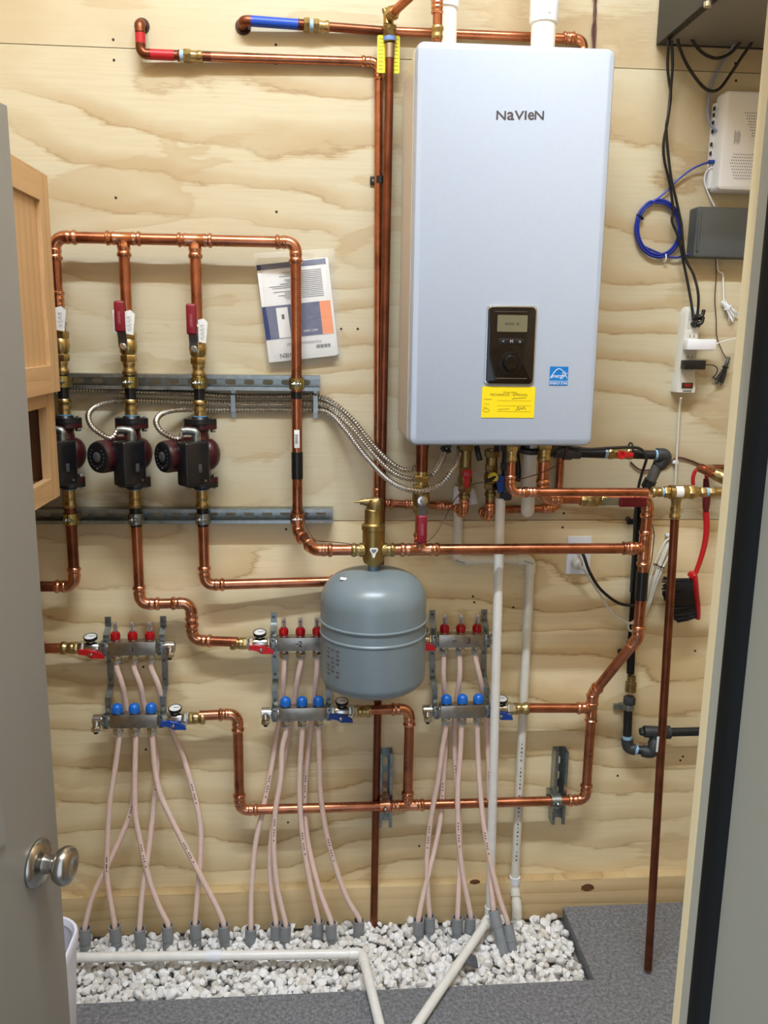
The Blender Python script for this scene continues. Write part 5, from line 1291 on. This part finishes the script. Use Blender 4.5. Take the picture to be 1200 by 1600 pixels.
wire('power_cable', 'thick black cord curving from the outlet to the copper riser', [oc + Z * .02 - Y * .012, P(912, 868, .045), P(921, 893, .05), P(936, 918, .05), P(956, 936, .05), P(972, 944, .05), P(990, 946, .05)], .0046, BLACK, 'cord', 10)
wire('strip_cord', 'white cord from the power strip, bundled behind the riser and plugged into the outlet', [P(1064, 622, .03), P(1061, 650, .012), P(1057, 720, .010), P(1055, 760, .010), P(1052, 800, .010), P(1050, 830, .012), P(1042, 850, .02), P(1026, 895, .03), P(1012, 945, .04), P(1004, 970, .048), P(1014, 940, .036), P(1030, 890, .036), P(1046, 850, .036), P(1050, 846, .036), P(1048, 862, .034), P(1030, 900, .034), P(1012, 952, .04), P(1000, 966, .046), P(985, 974, .046), P(958, 958, .035), P(935, 925, .03), P(915, 895, .034), P(903, 882, .038)], .0032, OFFWHITE, 'cord', 10)
sc_ = [o for o in bpy.data.objects if o.name == 'strip_cord'][0]
m_ = MB().tube(spline([P(1048, 845, .024), P(1036, 866, .03), P(1022, 905, .034), P(1010, 950, .034), P(1000, 972, .040), P(986, 986, .044), P(982, 976, .044), P(994, 966, .040), P(1008, 936, .024), P(1020, 890, .026), P(1036, 852, .026), P(1045, 842, .024)], 8, True), .003, 10, closed=True)
m_.build('cord_loop', OFFWHITE, sc_)
m_ = MB().tube([P(1030, 884, .03) + Vector((math.cos(q) * .016 , math.sin(q) * .012, math.cos(q) * -.006)) for q in [i * PI / 8 for i in range(16)]], .0018, 6, closed=True); solo('zip_tie', m_, BLACK, 'black tie round the white cord loops', 'tie')
for px, py, lab in ((1055, 722, 'small white clip on the white cord above the brass tee valve'), (1044, 836, 'small white clip on the white cord below the brass tee valve')):
    m_ = MB().box(P(px, py, .007), (.017, .010, .010), bev=.002); solo('cord_clip', m_, WHITE, lab, 'clip')

# ================================================================== brush
bd = .06
br = T('dust_brush', 'red-handled dust brush with black bristles hanging near the door jamb', 'brush', P(1070, 970, bd))
hp = [P(1083, 758, bd), P(1083, 745, bd), P(1088, 734, bd), P(1097, 731, bd), P(1103, 738, bd), P(1104, 752, bd)]
MB().tube(spline(hp, 6), .0055, 12).build('hook', RED, br)
MB().tube(spline([P(1103, 748, bd), P(1104, 775, bd), P(1103, 795, bd), P(1104, 806, bd)], 5), [.007 + .004 * math.sin(PI * min(1, i / 12)) for i in range(16)], 14).build('grip', mat('dark_red_grip', (96, 14, 24), .5), br)
hs = spline([P(1103, 800, bd), P(1104, 826, bd), P(1101, 850, bd), P(1094, 876, bd), P(1085, 900, bd)], 6); MB().tube(hs, [.0095 - .003 * i / len(hs) for i in range(len(hs))], 14).build('handle', RED, br)
hd_ = spline([P(1078, 902, bd), P(1083, 898, bd), P(1085, 925, bd), P(1088, 948, bd), P(1089, 966, bd)], 6)
MB().tube(hd_, [.004 + .0065 * math.sin(PI * (.15 + .7 * i / (len(hd_) - 1))) for i in range(len(hd_))], 14, flat=2.2).build('head', RED, br)
m_ = MB(); random.seed(8)
for i in range(120):
    f_ = i / 119
    a_ = P(1082 + 5 * f_, 905 + 57 * f_, bd) - Y * random.uniform(-.016, .016); b_ = P(1040 + 14 * f_ - 6 * math.sin(PI * f_), 903 + 66 * f_, bd) - Y * random.uniform(-.028, .028)
    md = (a_ + b_) / 2 - Z * .003; m_.tube([a_, md, b_], [.0016, .0022, .0026], 5)
core = [P(1080, 908, bd), P(1086, 960, bd), P(1054, 962, bd), P(1046, 936, bd), P(1046, 908, bd)]
m_.rings([[p - Y * h for p in core] for h in (-.014, .014)])
m_.build('bristles', mat('black_bristle', (20, 20, 21), .7), br)

# ================================================================== network corner
rk0 = P(1028, 68, .012); rz = rk0.z
rk = T('wall_rack', 'dark metal wall rack shelf in the upper corner by the door jamb', 'rack', (rk0.x + .24, -.2, rz))
slab(rk0.x, rk0.x + .48, -.44, -.012, rz - .0, rz + .0025).build('bottom_plate', RACKUNDER, rk)
slab(rk0.x - .002, rk0.x, -.44, -.006, rz - .002, rz + .30).build('side_panel', RACK, rk); slab(rk0.x + .48, rk0.x + .482, -.44, -.006, rz - .002, rz + .30).build('side_panel', RACK, rk)
m_ = MB(); slab(rk0.x, rk0.x + .016, -.44, -.012, rz - .004, rz, m_); m_.build('edge_rail', BLACK, rk); slab(rk0.x, rk0.x + .48, -.012, -.004, rz - .002, rz + .3).build('rear_panel', RACK, rk)
lt_ = P(1106, 6, .36); MB().lathe(lt_ - Z * .002, Z, [(-.004, .009), (.006, .009)], 16).build('screw', CHROME, rk)
def cable(label, pts, r, m=BLACK, name_='cable', closed=False): return wire(name_, label, pts, r, m, 'cable', 10, closed)
cable('black power cord from the rack, the left one of the twisted pair', [P(1045, 62, .06), P(1043, 100, 0.0370), P(1045, 125, 0.0290), P(1048, 150, 0.0290), P(1043, 190, 0.0230), P(1037, 222, 0.0230), P(1038, 250, 0.0230), P(1047, 290, 0.0230), P(1052, 330, 0.0250), P(1050, 345, 0.0250), P(1060, 372, 0.0270), P(1068, 410, 0.0270), P(1076, 450, 0.0330), P(1082, 485, .045), P(1083, 498, .05)], .0037, name_='power_cable')
cable('black power cord from the rack, the right one of the twisted pair', [P(1049, 62, .06), P(1051, 100, 0.0460), P(1048, 140, 0.0320), P(1044, 180, 0.0360), P(1041, 200, 0.0360), P(1044, 240, 0.0360), P(1049, 280, 0.0360), P(1056, 310, 0.0320), P(1064, 350, 0.0320), P(1070, 400, 0.0320), P(1084, 430, 0.0400), P(1091, 460, 0.0510), P(1090, 490, .046), P(1085, 512, .05)], .0037, name_='power_cable')
cable('black cable in a long low loop under the rack', [P(1059, 60, .05), P(1062, 75, .045), P(1075, 104, .035), P(1095, 132, .03), P(1110, 142, .03), P(1125, 138, .03), P(1142, 115, .03), P(1160, 88, .04), P(1178, 62, .05)], .004)
cable('black cable in a short shallow loop under the rack', [P(1080, 60, .05), P(1090, 75, .045), P(1105, 87, .04), P(1122, 91, .04), P(1140, 84, .04), P(1152, 72, .045), P(1160, 60, .05)], .004)
cable('pale blue network cable hanging from the rack into the white router', [P(1150, 62, .03), P(1142, 78, .02), P(1128, 100, .012), P(1115, 125, .01), P(1108, 150, .01), P(1106, 175, .012), P(1111, 195, .02), P(1120, 204, .028), P(1130, 206, .032)], .0032, GREYCABLE, 'network_cable')
# router
ro_ = P(1150, 217, .03); q0, q1 = P(1121, 138, .0), P(1119, 298, .0)
rt = T('router', 'white router mounted on the plywood under the rack', 'router', P(1150, 297, .03))
rx0 = P(1126, 217, .055).x; rzt, rzb = P(1130, 140, .06).z, P(1130, 297, .06).z; rw = .15
MB().rrect((rx0 + rw / 2, -.036, (rzt + rzb) / 2), X, Z, -Y, rw, rzt - rzb, .012, .052, 6, .010).build('case', WHITE, rt)
MB().box((rx0 + .018, -.010, (rzt + rzb) / 2 - .006), (.052, .02, rzt - rzb - .03), bev=.004).build('port_block', WHITE, rt)
m_ = MB()
for i, py in enumerate((170, 180, 192, 206, 226, 240, 254)): m_.box(P(1124, py, .022) + Vector((rx0 - .0096 - P(1124, py, .022).x, 0, 0)), (.002, .010, .009))
m_.build('port', INK, rt)
m_ = MB(); fz = -.0624
for i in range(9):
    for j in range(12):
        a_, b_ = P(1134, 280, .0624), None
        x_ = rx0 + .026 + .0062 * j + .003 * (i % 2); z_ = rzb + .030 + .0075 * i
        if i - 5 < j * 1.2 - 2 + 6 and x_ > rx0 + .022 + .004 * abs(i - 5) and x_ < rx0 + .13: m_.cyl((x_, fz + .002, z_), (x_, fz - .0002, z_), .0019, n=6)
for i in range(9):
    for j in range(9):
        x_ = rx0 + .058 + .0062 * j + .003 * (i % 2) + .003 * i; z_ = rzt - .055 - .007 * i
        if x_ < rx0 + .135 and z_ > rzt - .13: m_.cyl((x_, fz + .002, z_), (x_, fz - .0002, z_), .0019, n=6)
m_.build('vent_pattern', mat('vent_grey', (150, 152, 158), .6), rt)
m_ = MB()
for i in range(6): m_.box((rx0 + .034 + .003 * i, fz - .0001, (rzt + rzb) / 2 + .008), (.0009, .0004, .036 - .006 * (i % 3)))
m_.build('label_print', GREYINK, rt)
# grey box
gx0 = P(1086, 360, .045).x; gzt, gzb = P(1100, 323, .045).z, P(1100, 402, .045).z
gb_ = T('network_box', 'charcoal plastic box on the plywood under the white router', 'box', ((gx0 + .09), -.03, gzb))
MB().rrect((gx0 + .10, -.025, (gzt + gzb) / 2), X, Z, -Y, .2, gzt - gzb, .006, .048, 4, .004).build('case', GREYBOX, gb_)
MB().box((gx0 + .008, -.050, (gzt + gzb) / 2), (.007, .006, (gzt - gzb) * .78), bev=.002).build('edge_rib', GREYBOX, gb_)
# blue cable
bc_ = [P(1128, 253, .028), P(1110, 253, .025), P(1085, 262, .015), P(1060, 280, .010), P(1040, 300, .010), P(1020, 316, .010)]
cr = lambda a, k_: P(1029 + (34 + k_) * math.cos(a), 357 + (43 + k_) * math.sin(a), .008 + .004 * (k_ % 2))
for i in range(4 * 24 + 10):
    bc_.append(cr(-PI * .62 - 2 * PI * i / 24, (-2.5, 1.5, -1, 2.5, 0)[i // 24]))
bc_ = bc_[:-2] + [P(1048, 402, .012), P(1070, 399, .014), P(1090, 394, .024)]
o_ = T('network_cable', 'blue network cable coiled on the wall left of the charcoal box', 'cable', P(1029, 400, 0))
MB().tube(spline(bc_, 4), .0028, 8).build('cable', BLUECABLE, o_)
MB().tube([P(1107, 252.5, .026), P(1128, 253.5, .028)], [.0048, .0062], 10).build('plug', mat('blue_boot', (34, 70, 150), .4), o_)
for (px, py, mm, nm) in ((1000, 339, BLACK, 'black tie on the upper left of the blue cable coil'), (1039, 403, WHITE, 'white tie at the bottom of the blue cable coil')):
    c = P(px, py, .010); d_ = Vector((.8, 0, -.5)) if mm == BLACK else Vector((0, 0, 1)); m_ = MB().tube([c + d_.normalized() * math.cos(q) * .011 + Y * math.sin(q) * .008 for q in [i * PI / 8 for i in range(16)]], .0019, 6, closed=True); solo('cable_tie', m_, mm, nm, 'tie')
cable('white cord from the router dropping behind the charcoal box', [P(1128, 262, .026), P(1112, 262, .022), P(1103, 270, .014), P(1101, 285, .01), P(1108, 305, .01), P(1116, 322, .01)], .0024, WHITE, 'white_cord')
cable('thin dark wire hanging below the charcoal box', [P(1118, 396, .02), P(1119, 430, .008), P(1117, 465, .006), P(1119, 500, .006), P(1120, 525, .006), P(1128, 548, .008), P(1135, 560, .012)], .0014, WIRE, 'thin_wire')
cable('white cord curling out below the charcoal box', [P(1120, 398, .01), P(1122, 422, .008), P(1129, 428, .008), P(1130, 445, .008), P(1131, 470, .012)], .002, WHITE, 'white_cord')
# power strip
ps0, ps1 = P(1076, 480, .0), P(1064, 612, .0); pu = (ps0 - ps1).normalized(); pvx = Vector((pu.z, 0, -pu.x)); Lp = (ps0 - ps1).length
st_ = T('power_strip', 'ivory power strip with a red switch mounted upright on the plywood', 'power strip', ps1)
secs = []
for f_, hw in ((0, .031), (.04, .032), (.12, .030), (.22, .026), (.9, .024), (.97, .021), (1, .014)):
    c = ps1 + pu * Lp * f_; secs.append([c + pvx * a * hw - Y * b for a, b in ((-1, .0), (-1, .022), (-.8, .034), (-.3, .038), (.3, .038), (.8, .034), (1, .022), (1, 0))])
MB().rings(secs).build('housing', OFFWHITE, st_)
def on_strip(f_, a=0.0, h=.038): return ps1 + pu * Lp * f_ + pvx * a - Y * h
MB().box(on_strip(.075), (.030, .004, .014), pvx, Y, bev=.001).build('switch_frame', INK, st_) if False else None
sw = MB().box(on_strip(.085, 0, .0385), (.032, .015, .004), pvx, pu, bev=.001).build('switch_frame', INK, st_); MB().box(on_strip(.085, 0, .0405), (.024, .010, .005), pvx, pu, bev=.001).build('switch', mat('dark_red_switch', (120, 22, 18), .3), sw)
MB().text('■■■', on_strip(.02, .002, .0386), pvx, pu, .006).build('print', INK, st_) if False else None
m_ = MB(); [m_.box(on_strip(.018, -.010 + .0036 * i, .0384), (.0024, .005, .0004), pvx, pu) for i in range(7)]; m_.build('print', INK, st_)
for f_ in (.90, .80, .66, .54, .42, .30):
    m_ = MB().rrect(on_strip(f_, .0, .0382), pvx, pu, -Y, .028, .022, .003, .001, 3); sk = m_.build('socket', mat('socket_ivory', (200, 198, 186), .4), st_)
    m_ = MB(); [m_.box(on_strip(f_, s * .006, .0389), (.002, .007, .0004), pvx, pu) for s in (-1, 1)]; m_.build('slot', INK, sk)
for f_, nm in ((.80, 'lower'), (.88, 'upper')):
    c = on_strip(f_ + .0, .006, .044); m_ = MB().box(c, (.022, .016, .016), pvx, pu, bev=.003); m_.tube(spline([c - Y * .006, c + pvx * .012 - Y * .008 + pu * .004, c + pvx * .016 - Y * .006 + pu * .02], 4), .005, 10); solo('cord_plug', m_, BLACK, nm + ' black plug at the top of the power strip', 'plug')
aw = T('power_adapter', 'white wide power adapter on the power strip', 'adapter', on_strip(.56, .02, .045)); MB().box(P(1093, 538.5, .054), (.083, .032, .030), bev=.004).build('case', WHITE, aw); MB().tube([P(1119, 537, .054), P(1128, 534, .04), P(1152, 528, .03)], .0016, 6).build('cord', WHITE, aw)
ab_ = T('power_adapter', 'small black power adapter on the power strip', 'adapter', on_strip(.33, .02, .045)); MB().box(P(1083, 570, .054), (.060, .030, .025), bev=.002).build('case', BLACK, ab_)
MB().tube(spline([P(1102, 570, .05), P(1115, 571, .03), P(1121, 577, .02), P(1118, 586, .015), P(1114, 590, .012), P(1122, 592, .012)], 5), .0016, 6).build('cord', BLACK, ab_)
# bundles of wire
def bundle(name_, a, b, n, m, wd, label, r):
    mb = MB(); random.seed(n)
    a, b = Vector(a), Vector(b); d_ = (b - a).normalized(); s = d_.cross(Y).normalized(); L = (b - a).length
    for i in range(n):
        k_ = (i - (n - 1) / 2) / n * wd
        p = [a + s * k_ * .5 - Y * .004, a + d_ * L * .3 + s * k_ * .6 - Y * random.uniform(.004, .012), a + d_ * L * .6 + s * k_ * 1.1 - Y * random.uniform(.004, .012), b + s * k_ * 1.8 - Y * random.uniform(.002, .01) - d_ * random.uniform(0, .012)]
        mb.tube(spline(p, 5), r, 6)
    o_ = T(name_, label, 'cord', b); mb.build('strands', m, o_)
    MB().tube([a + d_ * L * .35 + s * math.cos(q) * wd * .5 - Y * (.007 + math.sin(q) * .010) for q in [i * PI / 8 for i in range(16)]], .0016, 6, closed=True).build('tie', m, o_); return o_
bundle('wire_bundle', P(1138, 558, .006), P(1120, 602, .006), 9, BLACK, .016, 'black folded wire bundle right of the black adapter', .0017)
bundle('wire_bundle', P(1128, 470, .006), P(1148, 500, .006), 8, WHITE, .020, 'white folded wire bundle under the charcoal box', .0018)
for o in bpy.data.objects:
    if '_o' in o: del o['_o']
